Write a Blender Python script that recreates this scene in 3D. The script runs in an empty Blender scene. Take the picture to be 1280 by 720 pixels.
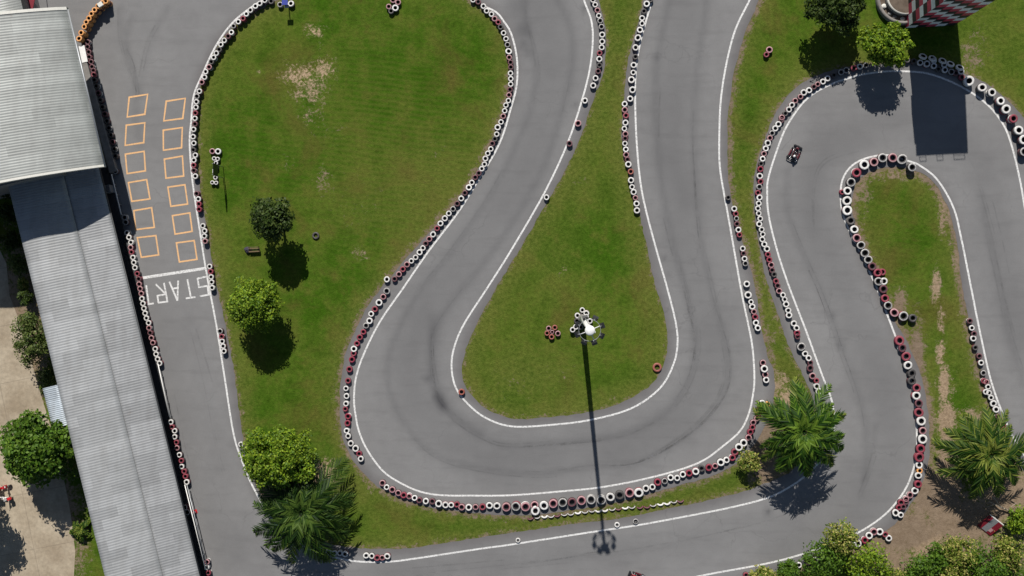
import bpy, bmesh, math, random
import numpy as np
from mathutils import Vector, Matrix, Quaternion
from mathutils.geometry import delaunay_2d_cdt
random.seed(11)
rng = np.random.default_rng(5)
scene = bpy.context.scene
COL = scene.collection
PI = math.pi
# ------------------------------------------------------------------ camera
F = 1260.0; HC = 105.0; NAD = (690.0, 340.0)
nv = Vector(((NAD[0]-640)/F, -(NAD[1]-360)/F, -1.0)).normalized()
QC = nv.rotation_difference(Vector((0, 0, -1)))
cam = bpy.data.cameras.new('camera'); camo = bpy.data.objects.new('camera', cam); COL.objects.link(camo)
camo.location = (0, 0, HC); camo.rotation_mode = 'QUATERNION'; camo.rotation_quaternion = QC
cam.sensor_width = 36; cam.lens = 36*F/1280.0; cam.clip_end = 3000; cam.clip_start = 1
scene.camera = camo
def W(x, y, z=0.0):
    """a point of the photograph to the place it shows, at height z"""
    d = QC @ Vector(((x-640)/F, (360-y)/F, -1.0))
    t = (z-HC)/d.z
    return Vector((d.x*t, d.y*t, z))
EL = math.radians(43.0)
SH = Vector((0.10, -1.0, 0)).normalized()      # where shadows fall
# ------------------------------------------------------------------ materials
def nt(name):
    m = bpy.data.materials.new(name); m.use_nodes = True
    t = m.node_tree; b = t.nodes['Principled BSDF']
    return m, t, b
def node(t, typ, **kw):
    n = t.nodes.new(typ)
    for k, v in kw.items():
        if k in n.inputs: n.inputs[k].default_value = v
        else: setattr(n, k, v)
    return n
def noise(t, scale, detail=4, rough=0.55, vec=None, dist=0.0):
    n = t.nodes.new('ShaderNodeTexNoise'); n.inputs['Scale'].default_value = scale
    n.inputs['Detail'].default_value = detail; n.inputs['Roughness'].default_value = rough
    n.inputs['Distortion'].default_value = dist
    if vec is not None: t.links.new(vec, n.inputs['Vector'])
    return n.outputs['Fac']
def ramp(t, fac, stops):
    r = t.nodes.new('ShaderNodeValToRGB'); e = r.color_ramp.elements
    while len(e) < len(stops): e.new(0.5)
    for i, (p, c) in enumerate(stops):
        e[i].position = p; e[i].color = (c, c, c, 1) if isinstance(c, (int, float)) else (*c, 1)
    t.links.new(fac, r.inputs['Fac']); return r.outputs['Color']
def mix(t, fac, a, b, mode='MIX'):
    m = t.nodes.new('ShaderNodeMix'); m.data_type = 'RGBA'; m.blend_type = mode
    for sock, v in ((m.inputs[0], fac), (m.inputs[6], a), (m.inputs[7], b)):
        if isinstance(v, (int, float)): sock.default_value = v
        elif isinstance(v, tuple): sock.default_value = (*v, 1)
        else: t.links.new(v, sock)
    return m.outputs[2]
def mth(t, op, a, b=0.0, c=None):
    m = t.nodes.new('ShaderNodeMath'); m.operation = op
    for i, v in enumerate((a, b, c)):
        if v is None: continue
        if isinstance(v, (int, float)): m.inputs[i].default_value = v
        else: t.links.new(v, m.inputs[i])
    return m.outputs[0]
def bump(t, b, h, strength=0.3, dist=0.05):
    n = t.nodes.new('ShaderNodeBump'); n.inputs['Strength'].default_value = strength
    n.inputs['Distance'].default_value = dist
    t.links.new(h, n.inputs['Height']); t.links.new(n.outputs['Normal'], b.inputs['Normal'])
def pos(t):
    return t.nodes.new('ShaderNodeNewGeometry').outputs['Position']
def mapping(t, vec, scale=(1, 1, 1), rot=0.0):
    m = t.nodes.new('ShaderNodeMapping'); m.inputs['Scale'].default_value = scale
    m.inputs['Rotation'].default_value = (0, 0, rot); t.links.new(vec, m.inputs['Vector']); return m.outputs['Vector']
def attr(t, name):
    a = t.nodes.new('ShaderNodeAttribute'); a.attribute_name = name; return a.outputs['Fac']
def paint(name, c, rough=0.6, metal=0.0, wear=0.25, wearcol=None, scale=6.0, vary=0.0):
    m, t, b = nt(name); p = pos(t)
    w = wearcol or tuple(x*0.5 for x in c)
    f = mth(t, 'MULTIPLY', ramp(t, noise(t, scale, 5, 0.65, p), [(0.42, 0.0), (0.68, 1.0)]), wear)
    col = mix(t, f, c, w)
    if vary:
        oi = t.nodes.new('ShaderNodeObjectInfo').outputs['Random']
        big = noise(t, 0.9, 2, 0.5, p)
        col = mix(t, mth(t, 'MULTIPLY', mth(t, 'ADD', mth(t, 'MULTIPLY', oi, 0.7), mth(t, 'MULTIPLY', big, 0.5)), vary), col, (0.21, 0.175, 0.15))
    t.links.new(col, b.inputs['Base Color'])
    b.inputs['Roughness'].default_value = rough; b.inputs['Metallic'].default_value = metal
    return m
M = {}
# grass sheet with bare earth where the attribute says so
def make_grass():
    m, t, b = nt('grass'); p = pos(t)
    n1 = noise(t, 0.075, 4, 0.6, p); n2 = noise(t, 0.42, 6, 0.66, p); n3 = noise(t, 2.6, 6, 0.75, p); n4 = noise(t, 11, 3, 0.7, p); n5 = noise(t, 0.16, 5, 0.62, p, 0.6)
    g = mix(t, ramp(t, n1, [(0.43, 0.0), (0.57, 1.0)]), (0.037, 0.085, 0.005), (0.067, 0.103, 0.012))
    g = mix(t, mth(t, 'MULTIPLY', ramp(t, n2, [(0.48, 0.0), (0.66, 1.0)]), 0.8), g, (0.084, 0.098, 0.016))
    g = mix(t, mth(t, 'MULTIPLY', ramp(t, n2, [(0.34, 1.0), (0.50, 0.0)]), 0.65), g, (0.026, 0.062, 0.003))
    g = mix(t, mth(t, 'MULTIPLY', ramp(t, n5, [(0.52, 0.0), (0.68, 1.0)]), 0.75), g, (0.080, 0.070, 0.016))
    g = mix(t, mth(t, 'MULTIPLY', attr(t, 'dry'), ramp(t, n3, [(0.3, 0.35), (0.6, 1.0)])), g, (0.112, 0.118, 0.026))
    g = mix(t, 1.0, g, ramp(t, n3, [(0.32, 0.72), (0.68, 1.30)]), 'MULTIPLY')
    g = mix(t, 1.0, g, ramp(t, n4, [(0.30, 0.80), (0.70, 1.20)]), 'MULTIPLY')
    # faint mower tracks
    w = t.nodes.new('ShaderNodeTexWave'); w.wave_type = 'BANDS'; w.bands_direction = 'Y'
    w.inputs['Scale'].default_value = 0.55; w.inputs['Distortion'].default_value = 5.0; w.inputs['Detail'].default_value = 4; w.inputs['Detail Scale'].default_value = 0.3
    t.links.new(mapping(t, p, rot=0.12), w.inputs['Vector'])
    wf = mth(t, 'MULTIPLY', w.outputs['Fac'], mth(t, 'MULTIPLY', attr(t, 'mown'), 0.34))
    g = mix(t, wf, g, (0.100, 0.104, 0.022))
    # earth
    d = attr(t, 'earth'); e1 = noise(t, 1.1, 6, 0.72, p); e2 = noise(t, 3.6, 5, 0.8, p)
    f = mth(t, 'ADD', d, mth(t, 'MULTIPLY', mth(t, 'SUBTRACT', mth(t, 'ADD', mth(t, 'MULTIPLY', e1, 0.45), mth(t, 'MULTIPLY', e2, 0.55)), 0.5), 2.9))
    f = ramp(t, f, [(0.36, 0.0), (0.60, 1.0)])
    f = mth(t, 'MULTIPLY', f, ramp(t, d, [(0.03, 0.0), (0.2, 1.0)]))
    ec = mix(t, ramp(t, e1, [(0.3, 0.0), (0.7, 1.0)]), (0.120, 0.086, 0.058), (0.205, 0.155, 0.112))
    ec = mix(t, attr(t, 'sandy'), ec, mix(t, ramp(t, e2, [(0.35, 0.0), (0.65, 1.0)]), (0.19, 0.13, 0.075), (0.50, 0.37, 0.24)))
    t.links.new(mix(t, f, g, ec), b.inputs['Base Color'])
    b.inputs['Roughness'].default_value = 0.95; b.inputs['Specular IOR Level'].default_value = 0.03
    bump(t, b, mth(t, 'ADD', n3, mth(t, 'MULTIPLY', n4, 0.7)), 0.7, 0.10)
    return m
M['grass'] = make_grass()
def make_asphalt():
    m, t, b = nt('asphalt'); p = pos(t)
    n1 = noise(t, 0.10, 4, 0.55, p); n2 = noise(t, 0.8, 5, 0.6, p); n3 = noise(t, 9, 4, 0.75, p); n4 = noise(t, 30, 2, 0.7, p)
    a = mix(t, ramp(t, n1, [(0.35, 0.0), (0.66, 1.0)]), (0.163, 0.159, 0.157), (0.190, 0.186, 0.183))
    a = mix(t, 1.0, a, ramp(t, n2, [(0.28, 0.95), (0.7, 1.04)]), 'MULTIPLY')
    a = mix(t, 1.0, a, ramp(t, n3, [(0.3, 0.93), (0.72, 1.07)]), 'MULTIPLY')
    gr = mth(t, 'MULTIPLY', attr(t, 'groove'), mth(t, 'ADD', 0.75, mth(t, 'MULTIPLY', n2, 0.5)))
    a = mix(t, mth(t, 'MINIMUM', mth(t, 'MULTIPLY', gr, 0.58), 1.0), a, (0.050, 0.049, 0.052))
    dk = attr(t, 'verge')
    a = mix(t, mth(t, 'MULTIPLY', dk, 0.75), a, mix(t, n2, (0.085, 0.080, 0.082), (0.13, 0.118, 0.115)))
    # long worn streaks
    s = noise(t, 0.5, 5, 0.6, mapping(t, p, (0.35, 2.2, 1), 0.15))
    a = mix(t, mth(t, 'MULTIPLY', ramp(t, s, [(0.52, 0.0), (0.72, 1.0)]), 0.22), a, (0.085, 0.082, 0.082))
    # cracks
    v = t.nodes.new('ShaderNodeTexVoronoi'); v.feature = 'DISTANCE_TO_EDGE'; v.inputs['Scale'].default_value = 0.16
    wv = t.nodes.new('ShaderNodeVectorMath'); wv.operation = 'ADD'; t.links.new(p, wv.inputs[0])
    nn = t.nodes.new('ShaderNodeTexNoise'); nn.inputs['Scale'].default_value = 0.5; nn.inputs['Detail'].default_value = 5; t.links.new(p, nn.inputs['Vector'])
    sc = t.nodes.new('ShaderNodeVectorMath'); sc.operation = 'SCALE'; sc.inputs['Scale'].default_value = 2.5; t.links.new(nn.outputs['Color'], sc.inputs[0])
    t.links.new(sc.outputs[0], wv.inputs[1]); t.links.new(wv.outputs[0], v.inputs['Vector'])
    ck = mth(t, 'MULTIPLY', ramp(t, v.outputs['Distance'], [(0.0, 1.0), (0.009, 0.0)]), ramp(t, n1, [(0.5, 0.0), (0.6, 0.25)]))
    a = mix(t, ck, a, (0.06, 0.058, 0.058))
    t.links.new(a, b.inputs['Base Color'])
    b.inputs['Roughness'].default_value = 0.88; b.inputs['Specular IOR Level'].default_value = 0.3
    bump(t, b, mth(t, 'ADD', n3, n4), 0.25, 0.01)
    return m
M['asphalt'] = make_asphalt()
def make_line(name, c, wear):
    m, t, b = nt(name); p = pos(t)
    f = mth(t, 'MULTIPLY', ramp(t, noise(t, 5, 6, 0.75, p), [(0.48, 0.0), (0.62, 1.0)]), wear)
    f2 = mth(t, 'MULTIPLY', ramp(t, noise(t, 0.5, 3, 0.6, p), [(0.4, 0.0), (0.75, 1.0)]), 0.35)
    a = mix(t, f, c, (0.17, 0.165, 0.16)); a = mix(t, f2, a, tuple(x*0.72 for x in c))
    t.links.new(a, b.inputs['Base Color']); b.inputs['Roughness'].default_value = 0.7
    return m
M['white_line'] = make_line('white_line', (0.64, 0.63, 0.61), 0.75)
M['orange_line'] = make_line('orange_line', (0.66, 0.38, 0.17), 0.35)
def make_yard():
    m, t, b = nt('yard_concrete'); p = pos(t)
    n1 = noise(t, 0.25, 5, 0.6, p); n2 = noise(t, 2.5, 6, 0.7, p)
    a = mix(t, ramp(t, n1, [(0.35, 0.0), (0.65, 1.0)]), (0.26, 0.205, 0.14), (0.40, 0.335, 0.245))
    a = mix(t, 1.0, a, ramp(t, n2, [(0.28, 0.75), (0.7, 1.12)]), 'MULTIPLY')
    br = t.nodes.new('ShaderNodeTexBrick'); br.offset = 0.0
    br.inputs['Scale'].default_value = 1.0; br.inputs['Mortar Size'].default_value = 0.035; br.inputs['Brick Width'].default_value = 5.0; br.inputs['Row Height'].default_value = 6.0
    t.links.new(mapping(t, p, rot=-0.2), br.inputs['Vector'])
    a = mix(t, mth(t, 'MULTIPLY', br.outputs['Fac'], 0.4), a, (0.12, 0.095, 0.07))
    t.links.new(a, b.inputs['Base Color']); b.inputs['Roughness'].default_value = 0.9
    bump(t, b, n2, 0.3, 0.02); return m
M['yard'] = make_yard()
def make_roof(name, c, dirt=(0.16, 0.155, 0.145)):
    m, t, b = nt(name); p = pos(t)
    s = noise(t, 0.5, 5, 0.6, mapping(t, p, (3.0, 0.6, 1), -0.23)); s2 = noise(t, 2.6, 5, 0.7, mapping(t, p, (0.35, 2.6, 1), -0.23))
    a = mix(t, mth(t, 'MULTIPLY', ramp(t, s, [(0.42, 0.0), (0.75, 1.0)]), 0.35), c, dirt)
    a = mix(t, mth(t, 'MULTIPLY', ramp(t, s2, [(0.5, 0.0), (0.72, 1.0)]), 0.30), a, dirt)
    br = t.nodes.new('ShaderNodeTexBrick'); br.offset = 0.37; br.inputs['Scale'].default_value = 1.0; br.inputs['Mortar Size'].default_value = 0.012; br.inputs['Brick Width'].default_value = 4.4; br.inputs['Row Height'].default_value = 1.08
    br.inputs['Color1'].default_value = (0, 0, 0, 1); br.inputs['Color2'].default_value = (1, 1, 1, 1); br.inputs['Mortar'].default_value = (.5, .5, .5, 1)
    t.links.new(mapping(t, p, rot=-0.23), br.inputs['Vector'])
    a = mix(t, 0.14, a, br.outputs['Color'], 'OVERLAY')
    a = mix(t, mth(t, 'MULTIPLY', br.outputs['Fac'], 0.35), a, dirt)
    rst = mth(t, 'MULTIPLY', ramp(t, noise(t, 1.3, 6, 0.8, p), [(0.62, 0.0), (0.72, 1.0)]), 0.35)
    a = mix(t, rst, a, (0.17, 0.12, 0.08))
    t.links.new(a, b.inputs['Base Color']); b.inputs['Roughness'].default_value = 0.55; b.inputs['Metallic'].default_value = 0.15
    return m
M['roof_light'] = make_roof('roof_light', (0.305, 0.315, 0.298))
M['roof_grey'] = make_roof('roof_grey', (0.300, 0.305, 0.305))
M['roof_grey_b'] = make_roof('roof_grey_b', (0.272, 0.276, 0.277), (0.13, 0.125, 0.12))
M['roof_blue'] = make_roof('roof_blue', (0.40, 0.45, 0.50))
M['cream'] = paint('cream_trim', (0.62, 0.60, 0.54), 0.6)
M['wall'] = paint('plaster_wall', (0.20, 0.19, 0.18), 0.9)
M['steel'] = paint('steel', (0.32, 0.33, 0.34), 0.45, 0.5)
M['darksteel'] = paint('dark_steel', (0.045, 0.047, 0.05), 0.5, 0.3)
M['white'] = paint('white_paint', (0.74, 0.73, 0.70), 0.5, wear=0.35, wearcol=(0.40, 0.38, 0.35), scale=7)
M['conc'] = paint('concrete', (0.21, 0.195, 0.18), 0.95, wear=0.6, wearcol=(0.10, 0.09, 0.08), scale=1.5)
M['rubber'] = paint('rubber', (0.018, 0.018, 0.019), 0.8, wear=0.3, wearcol=(0.05, 0.045, 0.04), scale=9)
M['hole'] = paint('rubber_inner', (0.010, 0.008, 0.009), 0.9, wear=0.1)
TC = {'w': (0.72, 0.71, 0.68), 'r': (0.24, 0.013, 0.038), 'd': (0.085, 0.022, 0.033), 'k': (0.026, 0.024, 0.025),
      'p': (0.47, 0.27, 0.28), 'g': (0.47, 0.46, 0.44), 'o': (0.72, 0.33, 0.085), 't': (0.30, 0.070, 0.045)}
WEAR = {'w': (0.34, 0.31, 0.29), 'r': (0.10, 0.02, 0.03), 'd': (0.03, 0.02, 0.02), 'k': (0.09, 0.085, 0.08), 'p': (0.30, 0.08, 0.10),
        'g': (0.06, 0.06, 0.06), 'o': (0.35, 0.10, 0.04), 't': (0.12, 0.03, 0.02)}
BODY = {'p': (0.13, 0.020, 0.035), 'g': (0.035, 0.033, 0.034), 'd': (0.045, 0.012, 0.018)}
TC['d'] = (0.15, 0.035, 0.05)
for k in BODY: M['tb_'+k] = paint('tyre_body_'+k, BODY[k], 0.6, wear=0.4, wearcol=(0.05, 0.04, 0.04), scale=7.0)
for k in TC: M['ty_'+k] = paint('tyre_paint_'+k, TC[k], 0.55, wear=0.65, wearcol=WEAR[k], scale=6.0, vary=0.36 if k in 'wpg' else 0.16)
def make_leaf(name, c1, c2, c3, trans=0.28, spec=0.22):
    m, t, b = nt(name)
    g = t.nodes.new('ShaderNodeNewGeometry'); r = g.outputs['Random Per Island']
    a = ramp(t, r, [(0.0, c1), (0.45, c2), (1.0, c3)])
    a = mix(t, 1.0, a, ramp(t, noise(t, 0.9, 3, 0.5, g.outputs['Position']), [(0.3, 0.75), (0.7, 1.2)]), 'MULTIPLY')
    t.links.new(a, b.inputs['Base Color']); b.inputs['Roughness'].default_value = 0.55
    b.inputs['Specular IOR Level'].default_value = spec
    tr = t.nodes.new('ShaderNodeBsdfTranslucent'); t.links.new(a, tr.inputs['Color'])
    ms = t.nodes.new('ShaderNodeMixShader'); ms.inputs[0].default_value = trans
    o = t.nodes['Material Output']
    t.links.new(b.outputs[0], ms.inputs[1]); t.links.new(tr.outputs[0], ms.inputs[2]); t.links.new(ms.outputs[0], o.inputs['Surface'])
    return m
M['leaf_bright'] = make_leaf('leaf_bright', (0.040, 0.092, 0.004), (0.105, 0.185, 0.008), (0.25, 0.33, 0.022))
M['leaf_mid'] = make_leaf('leaf_mid', (0.032, 0.080, 0.006), (0.065, 0.135, 0.010), (0.115, 0.19, 0.018))
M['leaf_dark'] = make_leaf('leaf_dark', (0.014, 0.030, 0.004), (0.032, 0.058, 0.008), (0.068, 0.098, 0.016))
M['leaf_olive'] = make_leaf('leaf_olive', (0.035, 0.06, 0.010), (0.075, 0.11, 0.02), (0.15, 0.18, 0.05))
M['leaf_yellow'] = make_leaf('leaf_yellow', (0.05, 0.10, 0.008), (0.15, 0.20, 0.02), (0.42, 0.36, 0.11))
M['frond'] = make_leaf('frond', (0.007, 0.024, 0.002), (0.022, 0.060, 0.004), (0.11, 0.175, 0.018), 0.10, 0.12)
M['frond_deep'] = make_leaf('frond_deep', (0.006, 0.018, 0.002), (0.013, 0.036, 0.003), (0.065, 0.105, 0.016), 0.08, 0.12)
M['frond_dry'] = make_leaf('frond_dry', (0.008, 0.026, 0.003), (0.026, 0.062, 0.005), (0.16, 0.18, 0.03), 0.10, 0.12)
M['bark'] = paint('bark', (0.11, 0.085, 0.06), 0.9, wear=0.7, wearcol=(0.05, 0.04, 0.03), scale=4)
M['deadwood'] = paint('dead_wood', (0.38, 0.32, 0.24), 0.85, wear=0.5, wearcol=(0.2, 0.16, 0.11))
M['soil'] = paint('soil', (0.13, 0.10, 0.075), 0.95, wear=0.8, wearcol=(0.07, 0.05, 0.035), scale=2)
M['wood'] = paint('plank_wood', (0.14, 0.095, 0.045), 0.8, wear=0.6)
M['black'] = paint('black_plastic', (0.015, 0.015, 0.017), 0.4, wear=0.2)
M['red'] = paint('red_plastic', (0.48, 0.018, 0.025), 0.4, wear=0.25)
M['darkred'] = paint('dark_red', (0.17, 0.008, 0.018), 0.5, wear=0.3)
M['kartred'] = paint('kart_red', (0.075, 0.006, 0.012), 0.4, wear=0.4)
M['suit'] = paint('driver_suit', (0.06, 0.02, 0.025), 0.8, wear=0.3)
M['blue'] = paint('blue_panel', (0.012, 0.03, 0.25), 0.5, wear=0.2)
M['orange'] = paint('orange_plastic', (0.75, 0.20, 0.05), 0.5, wear=0.3)
M['chrome'] = paint('chrome', (0.55, 0.55, 0.56), 0.25, 0.9, wear=0.1)
M['skin'] = paint('skin', (0.35, 0.20, 0.13), 0.6, wear=0.0)
M['bag'] = paint('dark_cloth', (0.035, 0.03, 0.05), 0.9, wear=0.2)
M['glass'] = paint('lamp_glass', (0.35, 0.37, 0.38), 0.15, 0.0, wear=0.1)
# ------------------------------------------------------------------ object helpers
def tag(o, label=None, cat=None, group=None, kind=None):
    if label: o['label'] = label
    if cat: o['category'] = cat
    if group: o['group'] = group
    if kind: o['kind'] = kind
    return o
def empty(name, loc, rz=0.0, **kw):
    o = bpy.data.objects.new(name, None); COL.objects.link(o); o.empty_display_size = 0.2
    o.location = loc; o.rotation_euler = (0, 0, rz); return tag(o, **kw)
def link(name, me, parent=None, **kw):
    o = bpy.data.objects.new(name, me); COL.objects.link(o)
    if parent is not None: o.parent = parent
    return tag(o, **kw)
def mesh_np(name, verts, faces, mats, smooth=False, mi=None):
    me = bpy.data.meshes.new(name); me.from_pydata([tuple(v) for v in verts], [], [tuple(f) for f in faces])
    for m in mats: me.materials.append(m)
    if mi is not None: me.polygons.foreach_set('material_index', np.asarray(mi, dtype=np.int32))
    if smooth: me.polygons.foreach_set('use_smooth', [True]*len(me.polygons))
    me.update(); return me
class MB:
    """collects boxes, tubes and lathes, then links them as one mesh"""
    def __init__(s): s.bm = bmesh.new(); s.mats = []
    def _mi(s, m):
        if m not in s.mats: s.mats.append(m)
        return s.mats.index(m)
    def box(s, c, size, m, rz=0.0, mat=None, bev=0.0):
        r = bmesh.ops.create_cube(s.bm, size=1.0); vs = r['verts']
        T = Matrix.Translation(c) @ Matrix.Rotation(rz, 4, 'Z') @ (mat or Matrix()) @ Matrix.Diagonal((*size, 1))
        bmesh.ops.transform(s.bm, matrix=T, verts=vs)
        fs = set(f for v in vs for f in v.link_faces); i = s._mi(m)
        for f in fs: f.material_index = i
        if bev > 0:
            es = list(set(e for f in fs for e in f.edges))
            rr = bmesh.ops.bevel(s.bm, geom=es, offset=bev, segments=2, affect='EDGES', profile=0.6)
            for f in rr['faces']: f.material_index = i
        return s
    def tube(s, pts, rad, m, seg=8, caps=True):
        pts = [Vector(p) for p in pts]; n = len(pts); i = s._mi(m)
        rad = rad if isinstance(rad, (list, tuple)) else [rad]*n
        rings = []; up = Vector((0, 0, 1))
        for k in range(n):
            d = (pts[min(k+1, n-1)] - pts[max(k-1, 0)]).normalized()
            a = d.cross(up)
            if a.length < 1e-3: a = d.cross(Vector((1, 0, 0)))
            a.normalize(); b = d.cross(a)
            rings.append([s.bm.verts.new(pts[k] + (a*math.cos(2*PI*j/seg) + b*math.sin(2*PI*j/seg))*rad[k]) for j in range(seg)])
        for k in range(n-1):
            for j in range(seg):
                f = s.bm.faces.new((rings[k][j], rings[k][(j+1) % seg], rings[k+1][(j+1) % seg], rings[k+1][j])); f.material_index = i; f.smooth = True
        if caps:
            f = s.bm.faces.new(rings[0]); f.material_index = i; f = s.bm.faces.new(rings[-1][::-1]); f.material_index = i
        return s
    def lathe(s, prof, m, c=(0, 0, 0), seg=20, T=None, ms=None):
        T = T or Matrix(); T = Matrix.Translation(c) @ T
        rings = [[s.bm.verts.new(T @ Vector((r*math.cos(2*PI*j/seg), r*math.sin(2*PI*j/seg), z))) for j in range(seg)] for r, z in prof]
        for k in range(len(prof)-1):
            i = s._mi(ms[k] if ms else m)
            for j in range(seg):
                f = s.bm.faces.new((rings[k][j], rings[k][(j+1) % seg], rings[k+1][(j+1) % seg], rings[k+1][j])); f.material_index = i; f.smooth = True
        return s
    def disc(s, c, r, m, seg=20, T=None):
        T = Matrix.Translation(c) @ (T or Matrix())
        f = s.bm.faces.new([s.bm.verts.new(T @ Vector((r*math.cos(2*PI*j/seg), r*math.sin(2*PI*j/seg), 0))) for j in range(seg)]); f.material_index = s._mi(m); return s
    def prism(s, poly, z0, z1, m):
        i = s._mi(m); a = [s.bm.verts.new((p[0], p[1], z0)) for p in poly]; b = [s.bm.verts.new((p[0], p[1], z1)) for p in poly]
        n = len(poly)
        for f in ([s.bm.faces.new(b), s.bm.faces.new(a[::-1])] + [s.bm.faces.new((a[k], a[(k+1) % n], b[(k+1) % n], b[k])) for k in range(n)]): f.material_index = i
        return s
    def build(s, name, parent=None, **kw):
        bmesh.ops.recalc_face_normals(s.bm, faces=s.bm.faces)
        me = bpy.data.meshes.new(name); s.bm.to_mesh(me); s.bm.free()
        for m in s.mats: me.materials.append(m)
        return link(name, me, parent, **kw)
def spline(pts, step=4.0):
    """Catmull-Rom through picture points"""
    P = [np.array(p, float) for p in pts]; out = []
    P = [2*P[0]-P[1]] + P + [2*P[-1]-P[-2]]
    for i in range(1, len(P)-2):
        n = max(2, int(np.linalg.norm(P[i+1]-P[i])/step))
        for k in range(n):
            t = k/n; a, b, c, d = P[i-1], P[i], P[i+1], P[i+2]
            out.append(0.5*((2*b)+(-a+c)*t+(2*a-5*b+4*c-d)*t*t+(-a+3*b-3*c+d)*t**3))
    out.append(P[-2]); return [tuple(o) for o in out]
def wpts(pts, z=0.0): return [W(x, y, z) for x, y in pts]
# ------------------------------------------------------------------ traced layout (picture points)
U_OUT = [(560,-60),(575,-20),(590,2),(607,9),(622,24),(634,45),(640,72),(639,105),(631,138),(617,175),(600,208),(577,243),(548,278),(515,315),(485,350),(460,382),(443,415),(431,445),(426,480),(425,515),(428,545),(438,570),(455,592),(478,612),(520,630),(580,640),(650,644),(715,638),(760,630),(810,618),(855,605),(890,595),(920,580),(940,560),(955,535),(966,505),(968,470),(958,440),(950,400),(944,360),(935,325),(924,290),(914,250),(910,215),(909,170),(912,125),(920,80),(932,40),(950,-5),(965,-60)]
U_IN = [(812,-60),(805,-5),(797,32),(789,60),(783,87),(779,137),(777,160),(779,190),(788,230),(799,267),(810,315),(820,360),(828,385),(834,422),(831,452),(815,480),(780,502),(740,514),(690,521),(642,523),(607,511),(588,492),(578,470),(581,442),(595,407),(619,362),(640,328),(668,280),(702,221),(722,181),(736,141),(748,108),(756,82),(757,40),(748,-2),(735,-60)]
M_RIGHT = [(390,-60),(356,-8),(335,6),(308,22),(283,42),(263,75),(253,100),(248,125),(246,152),(246,185),(250,232),(259,290),(267,335),(274,370),(285,420),(294,475),(300,520),(306,560),(318,600),(342,642),(378,668),(420,682),(470,686),(520,684),(600,672),(640,666),(700,657),(760,650),(815,640),(865,630),(915,618),(950,607),(990,588),(1015,560),(1022,530),(1016,498),(1003,468),(985,430),(970,385),(955,340),(946,290),(942,250),(944,215),(954,180),(970,140),(992,112),(1020,95),(1055,84),(1100,80),(1140,78),(1180,83),(1225,100),(1262,128),(1288,160),(1310,200),(1330,260),(1345,330),(1352,420),(1362,520),(1400,620),(1460,700)]
M_LOOP = [(1420,760),(1350,680),(1300,620),(1262,560),(1243,515),(1225,460),(1213,410),(1203,360),(1197,310),(1188,268),(1172,235),(1150,216),(1120,209),(1092,213),(1073,225),(1065,245),(1066,270),(1078,310),(1098,355),(1115,395),(1130,420),(1148,460),(1158,500),(1162,550),(1158,590),(1142,625),(1118,655),(1085,676),(1045,694),(1000,708),(950,722),(890,738),(800,760)]
M_LEFT = [(700,800),(400,820),(180,820),(150,720),(90,500),(40,300),(10,180),(-20,60),(-60,-60)]
LINES = {
 'u_out': [(588,-30),(595,0),(620,15),(630,27),(639,42),(646,72),(646,105),(638.7,135),(624,180),(595,230),(570,269),(535,315),(504,360),(475,402),(455,442),(445,472),(442.5,500),(445,522),(449,540),(460,564),(480,590),(505,606),(527,615),(552,619),(590,619.5),(640,619),(715,613),(752,609),(800,600),(850,587),(880,575),(902,559),(924,540),(935,520),(941,495),(943,470),(940,430),(932,390),(926,360),(912,280),(905,242),(900,210),(899,180),(901,125),(909,75),(920,35),(937,0),(950,-30)],
 'u_in': [(722,-30),(730,0),(739,25),(741,50),(737.5,85),(727.5,125),(709,180),(681,240),(640,311),(609,360),(580,405),(567.5,435),(564.5,460),(570,485),(585,505),(607.5,522.5),(640,533),(690,531),(740,524.5),(790,510),(825,485),(842,455),(847,427),(844,400),(834,360),(815,292),(802,237),(796,180),(794,125),(795,87),(801,50),(815,0),(822,-30)],
 'm_a': [(365,-30),(340,-6),(320,5),(292,27),(270,57),(252,95),(242,120),(239,150),(237,180),(241,230),(250,290),(257,335),(262,362),(271,410),(282,480),(291.5,540),(301,572),(318,612),(345,655),(385,686),(420,697),(450,702),(487,702),(520,698),(600,686),(640,680.5),(740,665),(800,656),(865,644),(915,634),(960,622),(990,607),(1012,590),(1033,566),(1043,535),(1040,502),(1027,467),(1007,412),(987,360),(972,315),(961,270),(959,240),(961,220),(974,180),(985,155),(1007,125),(1035,107),(1070,95),(1100,90),(1125,89),(1160,92),(1197,106),(1230,127),(1252,152),(1264,180),(1275,225),(1281,260),(1290,310),(1300,360)],
 'm_b': [(1300,600),(1275,560),(1261,535),(1240,480),(1225,415),(1214,360),(1202,300),(1192,260),(1172,225),(1150,207),(1135,201),(1110,194),(1085,197),(1065,207),(1053,225),(1051,250),(1056,275),(1075,315),(1096,360),(1120,422),(1135,460),(1143,505),(1146,540),(1145,572),(1135,605),(1117,632),(1095,652),(1062,671),(1011,690),(960,704),(875,720),(800,738)],
}
def noisy(pts, amp=0.8):
    return [(x+random.uniform(-amp, amp), y+random.uniform(-amp, amp)) for x, y in pts]
u_out = noisy(spline(U_OUT, 6)); u_in = noisy(spline(U_IN, 6)); m_right = noisy(spline(M_RIGHT, 6)); m_loop = noisy(spline(M_LOOP, 6))
# distance of many points to a polyline
def seg_dist(P, poly):
    A = np.array([(p[0], p[1]) for p in poly]); best = np.full(len(P), 1e9)
    for a, b in zip(A[:-1], A[1:]):
        d = b-a; L = d@d
        if L < 1e-9: continue
        t = np.clip(((P-a)@d)/L, 0, 1)
        best = np.minimum(best, np.hypot(*(P-(a+t[:, None]*d)).T))
    return best
def fattr(me, name, vals):
    a = me.attributes.new(name, 'FLOAT', 'POINT'); a.data.foreach_set('value', np.asarray(vals, dtype=np.float32))
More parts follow.
